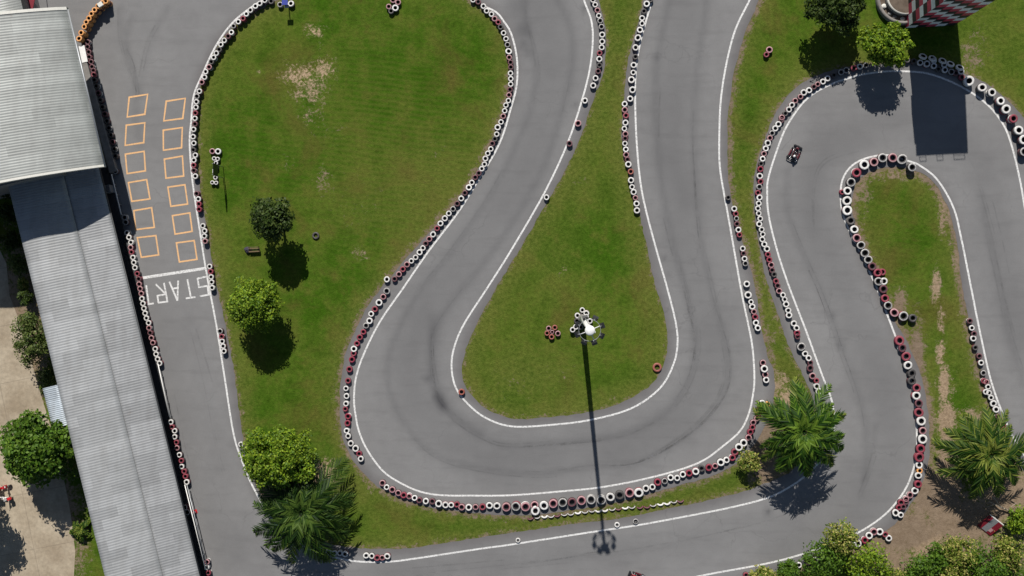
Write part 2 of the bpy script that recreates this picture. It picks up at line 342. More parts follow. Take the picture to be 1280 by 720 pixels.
# ------------------------------------------------------------------ ground
def axis(lo, hi, step, far):
    inner = list(np.arange(lo, hi+1e-6, step)); return np.array([-far, -far*0.4, lo-30] + inner + [hi+30, far*0.4, far])
gx = axis(-64, 60, 0.45, 900); gy = axis(-42, 40, 0.45, 900)
X, Y = np.meshgrid(gx, gy, indexing='ij'); GP = np.stack([X.ravel(), Y.ravel()], 1)
nx, ny = len(gx), len(gy)
idx = np.arange(nx*ny).reshape(nx, ny)
gf = np.stack([idx[:-1, :-1], idx[1:, :-1], idx[1:, 1:], idx[:-1, 1:]], -1).reshape(-1, 4)
me = mesh_np('grass_ground', np.c_[GP, np.zeros(len(GP))], gf, [M['grass']])
earth = np.zeros(len(GP)); sandy = np.zeros(len(GP)); mown = np.zeros(len(GP))
def blob(x, y, rx, ry, amp, arr=None, rot=0.0):
    c = W(x, y); s = 12.0; dx = GP[:, 0]-c.x; dy = GP[:, 1]-c.y
    ca, sa = math.cos(rot), math.sin(rot); u = (dx*ca+dy*sa)/(rx/s); v = (-dx*sa+dy*ca)/(ry/s)
    return amp*np.exp(-(u*u+v*v))
for (x, y, rx, ry, a, sd) in [(378,94,36,20,0.56,.8),(405,88,22,20,0.52,.8),(388,115,30,24,0.50,.6),(394,38,16,13,0.50,1),(400,62,14,10,0.30,.8),(388,145,20,16,0.42,.4),(410,165,30,25,0.26,.0),
    (325,90,5,5,.5,1),(405,225,18,22,0.44,.2),(450,318,14,14,0.42,.3),(450,260,60,60,0.20,0),(360,205,30,20,0.22,0),(700,342,6,8,.3,.2),(707,334,4,4,.7,1),(725,228,22,10,0.28,.0),(700,470,30,22,0.22,0),(640,480,40,25,.22,0),
    (1010,60,30,20,.10,0),(1215,70,22,28,0.50,.1),(1225,45,12,30,.3,.1),(1170,360,8,28,0.72,.5),(1176,400,8,22,0.58,.5),(1176,440,7,24,0.70,.6),(1180,480,8,26,0.95,.6),(1183,525,11,30,1.0,.5),(1185,575,14,40,1.1,.35),(1170,620,40,40,1.1,.12),
    (1130,665,60,30,1.1,.12),(1200,650,60,40,1.0,.18),(1260,620,40,40,1.0,.3),(1250,690,60,30,.8,.2),(1100,700,60,20,.9,.2),(1180,690,50,25,.8,.45),(1215,520,20,14,.6,.4),(1195,485,5,24,.4,.6),
    (1120,220,40,8,0.55,.2),(1083,245,8,22,0.6,.1),(1075,235,7,12,.7,.1),(1178,270,7,32,0.62,.3),(1145,450,12,60,0.85,.05),(1125,380,10,25,.8,.1),(1155,520,8,60,1.0,.05),(1195,330,6,30,.5,.2),
    (960,560,26,60,1.1,.1),(985,500,12,14,.9,.7),(975,480,18,16,.6,.5),(958,470,8,60,.8,.0),(962,440,8,40,.6,.0),(1000,550,40,40,1.0,.15),(970,600,40,16,.7,.1),
    (400,590,26,20,.75,.7),(425,610,24,30,.35,.0),(370,620,30,30,.8,.2),(447,575,8,12,.5,0),(340,600,30,40,.8,.1),(465,605,12,12,.6,.1),(545,190,40,40,.18,0),(770,500,20,10,.3,0),
    (20,420,60,140,.8,.2),(100,690,20,60,.5,.1),(60,640,50,80,.9,.2)]:
    e = blob(x, y, rx, ry, a); sandy = np.where(e > earth*0.6, np.maximum(sandy, sd*np.clip(e*2, 0, 1)), sandy); earth = np.maximum(earth, e)
for poly, wd, amp in ((u_out, 0.75, 0.58), (m_loop, 0.9, 0.64), (m_right, 0.6, 0.48), (u_in, 0.42, 0.46)):
    d = seg_dist(GP, wpts(poly[::3])); earth = np.maximum(earth, amp*np.exp(-(d/wd)**2))
mown += blob(560,240,90,90,1.0)+blob(470,200,100,120,.6)+blob(340,180,80,120,.4)+blob(780,540,10,10,0)+blob(480,120,90,90,.5)+blob(700,440,60,50,.5)+blob(1120,300,40,80,.5)
dry = np.zeros(len(GP))
for poly, wd in ((u_out, 1.6), (m_loop, 1.8), (m_right, 1.6), (u_in, 2.2)): dry = np.maximum(dry, 0.75*np.exp(-(seg_dist(GP, wpts(poly[::3]))/wd)**2))
dry = np.maximum(dry, blob(560,250,80,70,.55)+blob(650,470,60,40,.6)+blob(720,230,50,40,.4)+blob(445,600,50,60,.6)+blob(690,330,40,60,.35)+blob(1240,60,70,60,.4))
fattr(me, 'dry', np.clip(dry, 0, 1)); fattr(me, 'earth', earth); fattr(me, 'sandy', np.clip(sandy, 0, 1)); fattr(me, 'mown', np.clip(mown, 0, 1))
link('grass_ground', me, kind='structure', label='mown green grass with bare brown earth patches around the track')
# asphalt sheets, triangulated with inner points so that wear can be carried per vertex
GROOVES = [  # points, width m, strength
 ([(657,-20),(657,21),(670,83),(663,137),(638,196),(609,250),(560,320),(520,371),(487,441),(487,489),(510,536),(543,569),(595,585),(675,592),(737,583),(798,578),(869,536),(906,489),(909,441),(892,371),(875,290),(867,180),(870,100),(880,30),(885,-20)], 0.36, 0.34),
 ([(690,-20),(697,0),(713,33),(715,83),(697,158),(676,217),(638,283),(604,330),(571,370),(543,412),(538,451),(545,493),(567,522),(600,545),(637,557),(713,552),(788,540),(845,503),(869,441),(859,371),(840,300),(825,215),(819,110),(826,50),(842,-20)], 0.42, 0.38),
 ([(680,-20),(686,40),(690,90),(678,150),(655,210),(615,275),(570,330),(535,385),(515,440),(518,490),(545,535),(590,565),(660,575),(730,568),(795,558),(850,520),(885,470),(888,430),(873,360),(855,300),(842,200),(843,110),(853,30),(862,-20)], 2.7, 0.44),
 ([(540,400),(545,480),(560,510),(600,540)], 0.6, 0.32),([(835,200),(850,230),(860,250)], 1.3, .15),
 ([(985,212),(984,262),(1002,312),(1024,360),(1040,400),(1056,447),(1072,490),(1082,540),(1080,600)], 0.38, 0.34),
 ([(1120,150),(1060,165),(1025,195),(1012,250),(1025,300),(1050,360),(1080,420),(1105,480),(1115,540),(1108,590),(1085,630),(1040,665),(980,685)], 2.5, 0.40),
 ([(1227,242),(1234,290),(1250,360),(1262,420),(1280,480)], 0.4, 0.34),([(1200,170),(1225,210),(1245,280),(1262,360),(1280,430)], 2.2, .34),
 ([(1085,180),(1030,200),(1015,235),(1015,290)], 1.0, .16),([(1075,620),(1088,575),(1095,530)],.3,.25),
 ([(165,20),(158,55),(168,90),(172,170)], 0.35, 0.30),([(150,10),(152,50),(165,90),(176,120)], .35, .30),([(210,10),(188,50),(180,90),(176,120)], .35, .26),([(140,0),(200,60),(235,100)], 2.5, .08),([(195,400),(215,500),(240,600),(290,690)], 2.2, .30),([(235,400),(255,480),(275,580),(300,640),(340,700)], 1.3, .16),
 ([(480,715),(600,705),(760,690),(900,668),(1000,635),(1060,590)], 2.0, .26),([(320,715),(420,718),(560,712)], .8, .14),([(560,712),(700,700),(860,678)], .3, .15),
]
SPOTS = [(652,38,1.0,.5),(645,10,1.3,.35),(654,57,.5,.45),(660,66,.4,.4),(730,11,.35,.7),(720,131,.35,.35),(533,473,.4,.4),(549,497,.7,.4),(553,508,.6,.4),(830,322,.35,.35),(1050,432,.5,.35),(960,640,.4,.6),(820,72,.4,.3),(835,343,.4,.2),(1040,395,.4,.25)]
def asphalt(name, loop, z, label):
    B = [W(x, y) for x, y in loop]
    bx = np.array([b.x for b in B]); by = np.array([b.y for b in B]); st = 0.40
    xs = np.arange(max(bx.min(), -60), min(bx.max(), 58), st); ys = np.arange(max(by.min(), -38), min(by.max(), 36), st)
    g = np.array(np.meshgrid(xs, ys)).reshape(2, -1).T + rng.uniform(-.12, .12, (len(xs)*len(ys), 2))
    keep = seg_dist(g, B+[B[0]]) > 0.2
    ins = np.zeros(len(g), bool)              # even-odd test
    n = len(B)
    for i in range(n):
        x0, y0, x1, y1 = bx[i], by[i], bx[(i+1) % n], by[(i+1) % n]
        if y0 == y1: continue
        c = ((y0 > g[:, 1]) != (y1 > g[:, 1])) & (g[:, 0] < (x1-x0)*(g[:, 1]-y0)/(y1-y0)+x0); ins ^= c
    g = g[keep & ins]
    V = [Vector((b.x, b.y)) for b in B] + [Vector(p) for p in g]
    vo, eo, fo, *_ = delaunay_2d_cdt(V, [], [list(range(n))], 1, 1e-5)
    P = np.array([(v.x, v.y) for v in vo])
    fs = []
    for f in fo:
        a, b, c = P[f[0]], P[f[1]], P[f[2]]
        fs.append(f if (b[0]-a[0])*(c[1]-a[1])-(b[1]-a[1])*(c[0]-a[0]) > 0 else f[::-1])
    me = mesh_np(name, np.c_[P, np.full(len(P), z)], fs, [M['asphalt']])
    gr = np.zeros(len(P))
    for pts, wd, amp in GROOVES: gr += amp*np.exp(-(seg_dist(P, wpts(spline(pts, 12)))/wd)**2)
    for x, y, r, a in SPOTS:
        c = W(x, y); gr += a*1.6*np.exp(-((P[:, 0]-c.x)**2+(P[:, 1]-c.y)**2)/r**2)
    vg = np.zeros(len(P))
    for poly in (u_out, u_in, m_right, m_loop): vg = np.maximum(vg, np.exp(-(seg_dist(P, wpts(poly[::3]))/0.75)**2))
    fattr(me, 'groove', gr); fattr(me, 'verge', vg)
    link(name, me, kind='structure', label=label)
asphalt('road', u_out + u_in, 0.012, 'grey asphalt track looping in a wide bend round the centre island')
asphalt('road', m_right + m_loop + M_LEFT, 0.012, 'grey asphalt start straight and hairpin of the track')
def ribbon(mb, pts, w, z, m):
    P = [W(x, y, z) for x, y in pts]; i = mb._mi(m); prev = None
    for k in range(len(P)):
        d = (P[min(k+1, len(P)-1)]-P[max(k-1, 0)]); d.z = 0; d.normalize(); nrm = Vector((-d.y, d.x, 0))*w/2
        cur = (mb.bm.verts.new(P[k]+nrm), mb.bm.verts.new(P[k]-nrm))
        if prev: f = mb.bm.faces.new((prev[0], prev[1], cur[1], cur[0])); f.material_index = i
        prev = cur
for k, pts in LINES.items():
    mb = MB(); ribbon(mb, spline(pts, 5), 0.185, 0.018, M['white_line']); mb.build('road_marking', kind='structure', label='white painted edge line of the track')
mb = MB(); ribbon(mb, [(178.6,347.3),(257,335.3)], 0.30, 0.022, M['white_line']); mb.build('road_marking', kind='structure', label='white start line across the straight')
def make_skid():
    m, t, b = nt('rubber_marks'); p = pos(t)
    b.inputs['Base Color'].default_value = (0.03, 0.029, 0.03, 1); b.inputs['Roughness'].default_value = 0.8
    tr = t.nodes.new('ShaderNodeBsdfTransparent'); ms = t.nodes.new('ShaderNodeMixShader')
    f = mth(t, 'MULTIPLY', ramp(t, noise(t, 0.7, 5, 0.7, p), [(0.38, 0.0), (0.75, 1.0)]), 0.15)
    t.links.new(f, ms.inputs[0]); t.links.new(tr.outputs[0], ms.inputs[1]); t.links.new(b.outputs[0], ms.inputs[2]); t.links.new(ms.outputs[0], t.nodes['Material Output'].inputs['Surface'])
    return m
M['skid'] = make_skid()
rs_ = random.Random(3); nsk = 0
for gi, (pts, wd, amp) in enumerate(GROOVES):
    mb = MB(); sp = spline(pts, 6); n = len(sp)
    if n < 12 or wd > 2.2: mb.bm.free(); continue
    for q in range(max(2, n//14)):
        L_ = rs_.randint(8, max(9, min(34, n-3))); a0 = rs_.randint(0, max(0, n-L_-1)); o1 = rs_.uniform(-1, 1)*min(wd, 1.0)*9; o2 = o1+rs_.uniform(-5, 5)
        seg = []
        for k in range(a0, min(a0+L_, n-1)):
            dx, dy = sp[k+1][0]-sp[k][0], sp[k+1][1]-sp[k][1]; l_ = math.hypot(dx, dy) or 1; u = (k-a0)/L_; oo = o1+(o2-o1)*u
            if not seg or math.hypot(sp[k][0]-dy/l_*oo-seg[-1][0], sp[k][1]+dx/l_*oo-seg[-1][1]) > 3.5: seg.append((sp[k][0]-dy/l_*oo, sp[k][1]+dx/l_*oo))
        if len(seg) > 3: ribbon(mb, seg, rs_.uniform(.09, .18), 0.0130+0.00008*nsk, M['skid']); nsk += 1
    mb.build('road_tyre_marks', kind='structure', label='faint dark rubber marks along the racing line')
# START lettering, traced stroke by stroke
S = lambda x, y: (170+x/11.61, 325+y/11.61)
mb = MB()
for st in [[(1012,243),(893,268)],[(893,262),(915,402)],[(907,396),(1045,374)],[(1037,366),(1056,512)],[(1062,503),(925,526)],
           [(722,557),(862,538)],[(797,546),(745,278)],[(601,590),(484,315)],[(601,590),(612,298)],[(537,415),(606,404)],
           [(466,602),(322,620)],[(328,626),(310,512)],[(304,520),(443,496)],[(458,612),(405,330)],[(436,500),(284,350)],[(178,643),(257,629)],[(186,648),(148,368)],[(178,641),(135,650)]]:
    ribbon(mb, [S(*p) for p in st], 0.18, 0.022+random.uniform(0, .003), M['white_line'])
mb.build('start_lettering', kind='structure', label='white painted word START on the asphalt, upside down below the line')
BOX = [[(160.6,120.6),(185.4,116.9),(181.9,143.8),(158.1,147.3)],[(156.9,155.6),(181.9,152.5),(180.6,179.2),(155.6,182.8)],[(155.6,191.9),(181,188.1),(182.8,214.4),(158.1,218.1)],
 [(159.4,227.5),(184.1,223.4),(188.5,249.4),(164,252.8)],[(166.3,262.5),(190.3,258.5),(194,285),(168.8,288.1)],[(170.6,296.3),(195.6,293.4),(199.4,319.4),(175.9,322.8)],
 [(206.9,125.6),(232.5,121.9),(229.4,149),(203.8,152.1)],[(203.1,161.9),(228.8,158.4),(227.9,185.6),(203.4,188.8)],[(204.4,198.1),(228.8,194),(230.6,220.9),(206.6,223.8)],
 [(208.8,233.1),(231.9,229.8),(235.6,255.9),(212.8,259)],[(214.4,268.8),(238.1,265),(241.3,290),(218.1,293.8)],[(219.4,302.8),(243.5,299.6),(247.3,325),(223.4,328.5)]]
for b in BOX:
    mb = MB(); i = mb._mi(M['orange_line']); o = [W(x, y, 0.020) for x, y in b]; c = sum(o, Vector())/4
    inn = [p+(c-p).normalized()*0.23 for p in o]; vo = [mb.bm.verts.new(p) for p in o]; vi = [mb.bm.verts.new(p) for p in inn]
    for k in range(4): mb.bm.faces.new((vo[k], vo[(k+1) % 4], vi[(k+1) % 4], vi[k]))
    mb.build('grid_marking', kind='structure', label='orange painted grid box on the start straight')
# concrete yard on the far side of the pit building
mb = MB(); mb.bm.faces.new([mb.bm.verts.new(W(x, y, 0.006)) for x, y in [(-500,800),(88,800),(94,690),(88,640),(72,560),(50,490),(36,440),(24,400),(12,370),(8,330),(-6,300),(-60,250),(-500,200)]][::-1]); mb._mi(M['yard'])
mb.build('yard_pavement', kind='structure', label='pale tan concrete yard behind the pit building')
# ------------------------------------------------------------------ tyres
SEG = 20
def tyre_profile(R, h):
    return [(0.50*R, 0.12*h), (0.56*R, 0.0), (0.92*R, 0.0), (R, 0.14*h), (1.0*R, 0.82*h), (0.93*R, 0.98*h), (0.74*R, 1.0*h), (0.57*R, 0.93*h), (0.51*R, 0.82*h), (0.50*R, 0.12*h)]
def tyre_arrays(R, h, inner=1.0):
    pr = tyre_profile(R, h)[:-1]
    V = [(r*math.cos(2*PI*j/SEG), r*math.sin(2*PI*j/SEG), z) for r, z in pr for j in range(SEG)]
    Fc = []; mi = []; n = len(pr)
    for k in range(n):
        for j in range(SEG):
            Fc.append((k*SEG+j, k*SEG+(j+1) % SEG, ((k+1) % n)*SEG+(j+1) % SEG, ((k+1) % n)*SEG+j)); mi.append(1 if k in (8, 0, 7) else (2 if k in (1, 2, 3, 6) else 0))
    return np.array(V), np.array(Fc), np.array(mi)
TM = {}
def tyre_mesh(c):
    if c not in TM:
        V, Fc, mi = tyre_arrays(1.0, 1.0); TM[c] = mesh_np('tyre', V, Fc, [M['ty_'+c], M['hole'], M.get('tb_'+c, M['ty_'+c])], True, mi)
    return TM[c]
CW = {'w': 'white', 'r': 'red', 'd': 'dark red', 'k': 'black', 'p': 'faded pink', 'g': 'grey', 'o': 'orange', 't': 'rust red'}
OW = {}
ones = ['', 'first', 'second', 'third', 'fourth', 'fifth', 'sixth', 'seventh', 'eighth', 'ninth', 'tenth', 'eleventh', 'twelfth', 'thirteenth', 'fourteenth', 'fifteenth', 'sixteenth', 'seventeenth', 'eighteenth', 'nineteenth']
def ordw(n):
    if n < 20: return ones[n]
    t, u = divmod(n, 10); tens = {2: 'twent', 3: 'thirt', 4: 'fort', 5: 'fift'}[t]
    return tens+'ieth' if u == 0 else tens+'y-'+ones[u]
# each run: (phrase, counted from, layers, origin, "x,y,colour[diameter]" in eighths of a pixel)
def P_(s, o=(0, 0)):
    out = []
    for tk in s.split():
        x, y, c = tk.split(',')[:3]; d = float(c[1:]) if len(c) > 1 else 56.0
        out.append((o[0]+float(x)/8, o[1]+float(y)/8, c[0], d/8))
    return out
RUNS = []
def run(phrase, frm, n, *parts, pri=0):
    t = []
    for o, s in parts: t += P_(s, o)
    RUNS.append((phrase, frm, n, t, pri))
run('run curving along the infield above the orange grid boxes', 'top', 3,
    ((230,0), '808,2,w 758,34,w 712,62,w 662,102,w 624,140,w 590,185,r 543,218,w 494,260,g50 474,324,w 440,362,d 402,404,w 369,446,w 350,495,k 322,532,w 295,575,w 272,618,k 250,670,p 215,718,w'),
    pri=2)
run('run beside the upper orange grid boxes', 'top', 3,
    ((180,90), '604,52,w 577,102,p 553,192,w 527,243,g 522,298,w 518,353,w 512,410,r 508,464,w 508,520,d 495,574,w 490,648,w 497,712,w'), ((180,180), '492,60,k 512,112,w 498,162,w 495,212,r 497,266,d 512,322,w58'), pri=1)
run('short run beside the fifth orange grid box', 'top', 3, ((180,180), '525,497,d 543,550,w 548,600,r 550,652,r'), pri=2)
run('group of four beside the lowest orange grid box', 'top', 3, ((120,270), '1068,98,w 1085,150,w 1082,201,w 1090,252,p'), pri=2)
run('group of five at the start line end', 'top', 3, ((120,270), '1135,505,w 1145,556,r 1150,610,w 1155,662,w 1160,718,w'), pri=2)
run('group of five below the START lettering', 'top', 3, ((150,350), '1000,512,g 1015,566,r 1020,614,w 1030,662,w 1038,712,w'), pri=2)
run('run at the top of the big infield, beside the track', 'top', 2, ((480,0), '890,-2,w 942,18,d 994,62,w 1026,108,w 1075,142,w 1106,187,p 1142,222,r 1165,270,k 1196,330,w 1220,388,w 1235,447,g 1246,514,w66 1252,574,p 1265,624,d 1268,672,d'), pri=1)
run('upper run on the right edge of the big infield', 'top', 2, ((560,90), '625,12,w 628,68,w 627,122,w 620,176,d 610,230,p 604,286,w 579,332,w 567,388,w 552,442,p 530,500,w 497,553,w64 487,622,w 468,670,k 443,716,d'), pri=1)
run('middle run on the right edge of the big infield', 'top', 2, ((520,180), '748,50,w 718,94,w 694,146,w60 684,203,w 658,248,w 628,292,d 592,334,d 558,386,w58 528,436,w64 488,490,d 452,545,w60 411,597,d58 370,650,g 328,695,w58'), pri=1)
run('diagonal run on the lower right edge of the infield', 'top', 2, ((460,270), '768,24,w62 725,74,w60 690,124,r 650,184,w62 612,230,p60 577,276,d 549,321,w 516,364,w62 476,414,w 433,450,w 389,485,p60 347,533,r60 309,583,p60 265,630,d 188,634,w62'), pri=2)
run('run left of the wide bend, above its widest point', 'top', 2, ((400,350), '665,110,g66 632,168,p60 589,226,w70 548,292,r62 512,340,w60 496,408,w66 460,456,g60 434,520,r58 398,573,r62 368,636,r60 339,690,w66'), ((380,440), '495,15,r60'), pri=2)
run('run at the leftmost point of the wide bend', 'top', 2, ((380,440), '478,75,r64 453,172,r64 441,287,r60 419,365,w 425,440,w60 420,517,w58 412,570,r54 440,643,r64 435,712,r64'), ((420,530), '105,68,w60 122,120,w60 147,194,w64 195,245,w70 230,297,r58 248,348,w62'), pri=2)
run('run starting the lower left of the wide bend', 'left', 2, ((460,580), '145,190,p66 187,233,w58 243,257,p66 303,290,p64 357,313,r66 413,323,p60 465,341,w60 513,365,d60 578,372,w64 644,375,d62 707,398,w74 773,410,w66 832,411,w60 888,405,r62 937,432,p68 1007,435,w70 1077,430,p62 1145,430,r68 1214,416,w70'), pri=3)
run('run of large tyres along the bottom of the wide bend', 'left', 2, ((600,580), '169,420,w74 262,430,p92 360,425,g92 454,428,p94 545,412,p80 553,467,w92 640,415,w90 734,397,p90 828,385,g92 920,383,d90 1015,365,p92 1112,358,g94 1213,360,g94'), ((740,570), '183,410,w86 277,392,k94 376,370,p92 468,367,w94'), pri=4)
run('run climbing the lower right of the wide bend', 'left', 2, ((740,570), '540,325,w70 605,312,w64 657,264,r74 728,250,g62 787,218,w66 852,220,w62 908,185,w66 972,172,r70 1038,155,w72 1098,125,k66 1170,115,r72 1232,100,p60'), ((840,500), '490,625,w76 544,600,w64 605,578,r66 630,520,r72 670,472,w78 716,430,w76 765,378,p66 785,320,r64 805,275,r60 812,225,p60 850,185,p58 865,140,r58 875,92,r60 900,38,w76 955,45,o60'), pri=3)
run('group of four right of the wide bend above the palm', 'top', 2, ((880,420), '590,268,p62 605,330,w74 615,388,p62 622,440,w64'), pri=2)
run('run between the two tracks, left side, lower part', 'top', 2, ((860,330), '588,200,w66 603,312,w74 630,380,w54 643,428,w62 660,478,p56 672,530,r60 680,588,w62 698,640,w62'), pri=3)
run('run between the two tracks, left side, upper part', 'top', 2, ((860,240), '403,56,k54 463,168,w60 480,218,r 485,265,g50 490,320,d 505,378,w60 516,428,r 548,566,w58 555,615,d54 566,668,w58 575,715,g56'), pri=1)
run('run along the hairpin approach from the sunlit kerb upward', 'right', 2, ((930,60), '1220,173,g 1160,185,w60 1100,200,r62 1024,222,g60 972,242,g58 900,270,k 838,304,w60 790,335,w58 738,362,p52 700,388,d54 651,422,w60 598,445,w66 566,487,p54 513,527,p 480,570,w60 449,615,w60 415,655,k 380,695,p58'), ((880,150), '775,2,d'), pri=2)
run('run left of the kart on the hairpin approach', 'top', 2, ((880,150), '745,42,w62 712,84,w62 682,132,g 660,180,p 638,230,w66 617,286,w60 600,338,p 588,388,w58 572,438,k 567,490,r60 558,560,w64 567,615,r58 555,668,g60'), pri=2)
run('run between the two tracks, right side, upper part', 'top', 2, ((860,240), '700,8,r 716,56,w62 708,115,w58 700,165,w58 708,215,w 722,268,w58 712,322,w62 737,376,w58 749,424,w 745,475,w60 764,524,w60 790,570,w64 800,625,r58 815,678,r58'), pri=2)
run('run between the two tracks, right side, middle part', 'top', 2, ((860,330), '833,10,p62 842,62,d 862,105,k 880,172,r58 897,218,d58 912,270,p60 950,312,w58 968,355,w 983,404,w64 1003,464,w60 1012,513,w64 1058,595,w62 1086,641,w62 1092,690,r62'), pri=2)
run('run between the two tracks ending above the palm', 'top', 2, ((880,420), '935,5,d58 975,108,g84 1012,178,w62 1047,222,w62 1065,268,d 1062,322,d68 1087,400,p66 1125,448,r54 1128,503,w64 1151,553,w66'), pri=3)
run('left run on the centre island', 'top', 2, ((680,0), '490,0,w 512,47,w 535,102,p 548,157,w 562,207,g 575,267,g 582,347,w62 582,416,w62 577,474,w60 556,530,r 553,590,w62 555,652,k 542,712,d'), ((680,90), '516,62,w60 492,136,w62'), pri=1)
run('row of lone stacks spaced out along the centre island edge', 'top', 2, ((680,90), '409,286,w60 341,514,p66 255,716,d62'), ((680,180), '25,532,w58'), ((560,450), '134,320,t66'), pri=3)
run('right run on the centre island, upper part', 'top', 2, ((680,0), '1065,-5,k 1028,38,w64 1000,112,k 981,180,w58 981,235,w58 960,300,w64 940,378,w68 916,475,w64 915,568,k 898,650,w62'), ((680,90), '893,5,w 876,78,w70 885,177,w68 862,267,w62'), pri=2)
run('right run on the centre island, lower part', 'top', 2, ((680,90), '808,320,w60 808,378,p60 820,436,r60 815,507,w62 804,567,w 815,620,p60 812,665,d54 810,715,w'), ((680,180), '820,55,w58 822,108,p60 835,155,d54 843,204,w66 868,276,t60 871,363,w64 881,430,w56 897,480,w62 914,538,p52 925,596,w62 930,664,w64'), pri=2)
run('shaded run under the tower shadow at the hairpin', 'left', 2, ((1120,50), '45,208,p 115,200,k 180,210,k 243,226,w62 310,237,w68 380,205,w58 380,258,w60 425,290,k 484,248,w58 490,298,w62 555,318,g62 600,330,d 652,314,w64 660,372,r60'), pri=1)
run('run of large tyres right of the tower shadow', 'top', 3, ((1120,50), '733,407,w100 865,476,w84 962,522,w80 1047,609,w82 1104,690,w90'), ((1120,130), '1175,145,r86 1228,262,w90 1280,355,w92 1285,475,g90'), pri=5)
run('large run round the narrow island top', 'left', 2, ((1020,180), '313,665,w98 313,568,w92 315,470,w84 262,480,r50 350,382,g90 408,287,r92 484,208,w98 582,182,p86 667,140,g92 768,138,p92 865,152,g100'), pri=5)
run('lone dark barrel stack at the narrow island top', 'left', 3, ((1020,180), '962,232,g82'), pri=5)
run('run down the left side of the narrow island', 'top', 2, ((1020,270), '350,48,k88 384,135,w82 408,220,p84 452,292,g82 492,370,g86 525,438,g82 562,505,d84 620,568,r84 665,560,r70 628,655,g84 680,653,w74'), ((1060,350), '355,90,d84 372,185,r80 400,255,g84 465,328,p84 557,362,g94 650,382,k82'), pri=5)
run('lower run down the left side of the narrow island', 'top', 2, ((1060,350), '518,608,r94 545,680,d80'), ((1080,440), '425,45,r90 442,132,w84 480,215,k84 480,290,k82 528,360,r82 525,437,w84 550,515,d82 552,605,r92 572,692,w94'), ((1070,530), '668,68,p76 668,152,w94 648,248,r90 635,333,r96 632,412,w72 638,468,o58 625,515,w70 622,603,r76 590,668,w72 540,710,p66'), pri=5)
run('tail run on the dirt beside the sweeping curve', 'top', 2, ((1000,600), '1060,190,p60 1062,222,d 1012,225,r66 1035,270,d 990,275,r60 957,330,w70 1008,350,w60'), pri=3)
run('hooked run on the dirt next to the bushes', 'right', 2, ((1000,600), '890,583,w64 853,545,r58 800,518,w72 740,518,p72 693,557,w72 650,602,r70 580,635,w72 520,640,w60'), pri=3)
run('run half hidden by the bushes at the bottom edge', 'right', 2, ((930,630), '713,562,w66 645,585,p 550,612,w60 435,630,p 390,655,r66 215,712,w 170,695,w 120,712,p 70,715,w 20,712,r'), pri=1)
run('run along the right track leg', 'top', 2, ((1120,380), '740,170,d 760,240,w 782,298,d 775,345,w62 795,437,k 835,522,d 853,588,w58'), ((1120,460), '875,50,g 905,140,p 880,130,r 922,190,w 932,250,w 900,240,w 952,298,w 975,355,w66 1002,415,w66 1022,485,d 1045,520,d 1075,575,r 1080,612,r'), pri=1)
run('orange run beside the tall vaulted roof', 'top', 6, ((60,0), '575,10,o 540,30,o 500,60,o 463,100,o 434,138,o 408,182,o 382,222,o 362,268,o 332,328,o60 310,387,o62'), pri=3)
run('dark run below the orange one', 'top', 3, ((60,0), '395,420,d 393,468,d 405,520,d 410,570,d 430,618,d 438,668,d 452,705,d'), ((60,90), '455,25,r'), pri=0)
run('shaded pit run', 'top', 3, ((0,0), '940,800,k 960,860,k 980,930,d 1000,1000,k 1020,1070,k 1045,1140,d 1065,1210,k 1085,1280,k 1105,1350,k 1125,1420,d 1140,1490,k 1150,1560,k'), pri=-1)
run('pair of stacks in the shade beside the pit wall', 'top', 3, ((80,180), '512,270,g60'), ((120,270), '285,15,g58 295,62,g60'), pri=1)
run('pit side run left of the START lettering', 'top', 3, ((120,270), '308,168,w 328,214,w 348,264,w 345,316,p 353,362,r 368,415,w 377,466,w 388,518,w 410,578,r 425,630,d 430,682,p'), ((150,350), '200,88,p 212,136,p 218,188,w 228,236,w 238,285,w 250,333,w 263,382,w 285,430,w 289,480,p 300,530,d 313,580,p 328,628,p 351,690,w'), ((160,440), '280,22,w 295,72,w 314,114,w'), pri=2)
run('pit side run beside the lower half of the low roof', 'top', 3, ((180,520), '267,62,w 278,110,r 305,150,w 305,210,w 322,265,r 328,320,p 352,390,w 372,448,r 375,507,w 400,555,r 412,605,r 425,662,w60'), ((180,600), '405,275,g 430,322,g60'), ((200,650), '469,421,p 465,477,w 481,531,r'), pri=1)
run('shaded run beneath the palm fronds', 'left', 2, ((370,640), '240,375,w54 325,400,w58 384,412,w58 438,412,w58 490,420,w66'), pri=1)
run('group of five on the verge right of the palm', 'left', 2, ((370,640), '700,436,w62 757,442,w60 810,460,r66 862,458,p58 912,443,w64'), pri=2)
run('ring of five around a pink one left of the mast', 'top', 2, ((680,370), '47,324,p54 108,316,t56 139,375,p56 31,372,t54 76,409,t56 82,360,p40'), pri=2)
run('pile at the foot of the floodlight mast', 'top', 3, ((680,370), '383,141,w54 335,196,w58 424,172,w58 424,205,w50 459,251,w56 440,303,w54 318,310,w56 287,338,w56 328,250,k56 368,312,k56 385,185,k50'), pri=2)
run('small pile on the infield at the top edge', 'top', 2, ((480,0), '90,0,p60 140,22,p60 47,65,p56 113,78,w66 70,110,k58'), pri=2)
run('trio beside the blue panel at the top edge', 'left', 2, ((230,0), '870,12,k60 960,45,g56 1070,36,w64'), pri=2)
run('pair near the tall dark tree', 'top', 2, ((930,60), '255,18,p66 225,65,r56'), pri=2)
run('tyres around the signboard on the infield', 'top', 2, ((180,180), '682,72,p60 740,74,w64 700,145,w44 735,150,w44 718,190,w44 713,335,w46 682,385,w42 720,388,w42 716,235,k50'), pri=2)
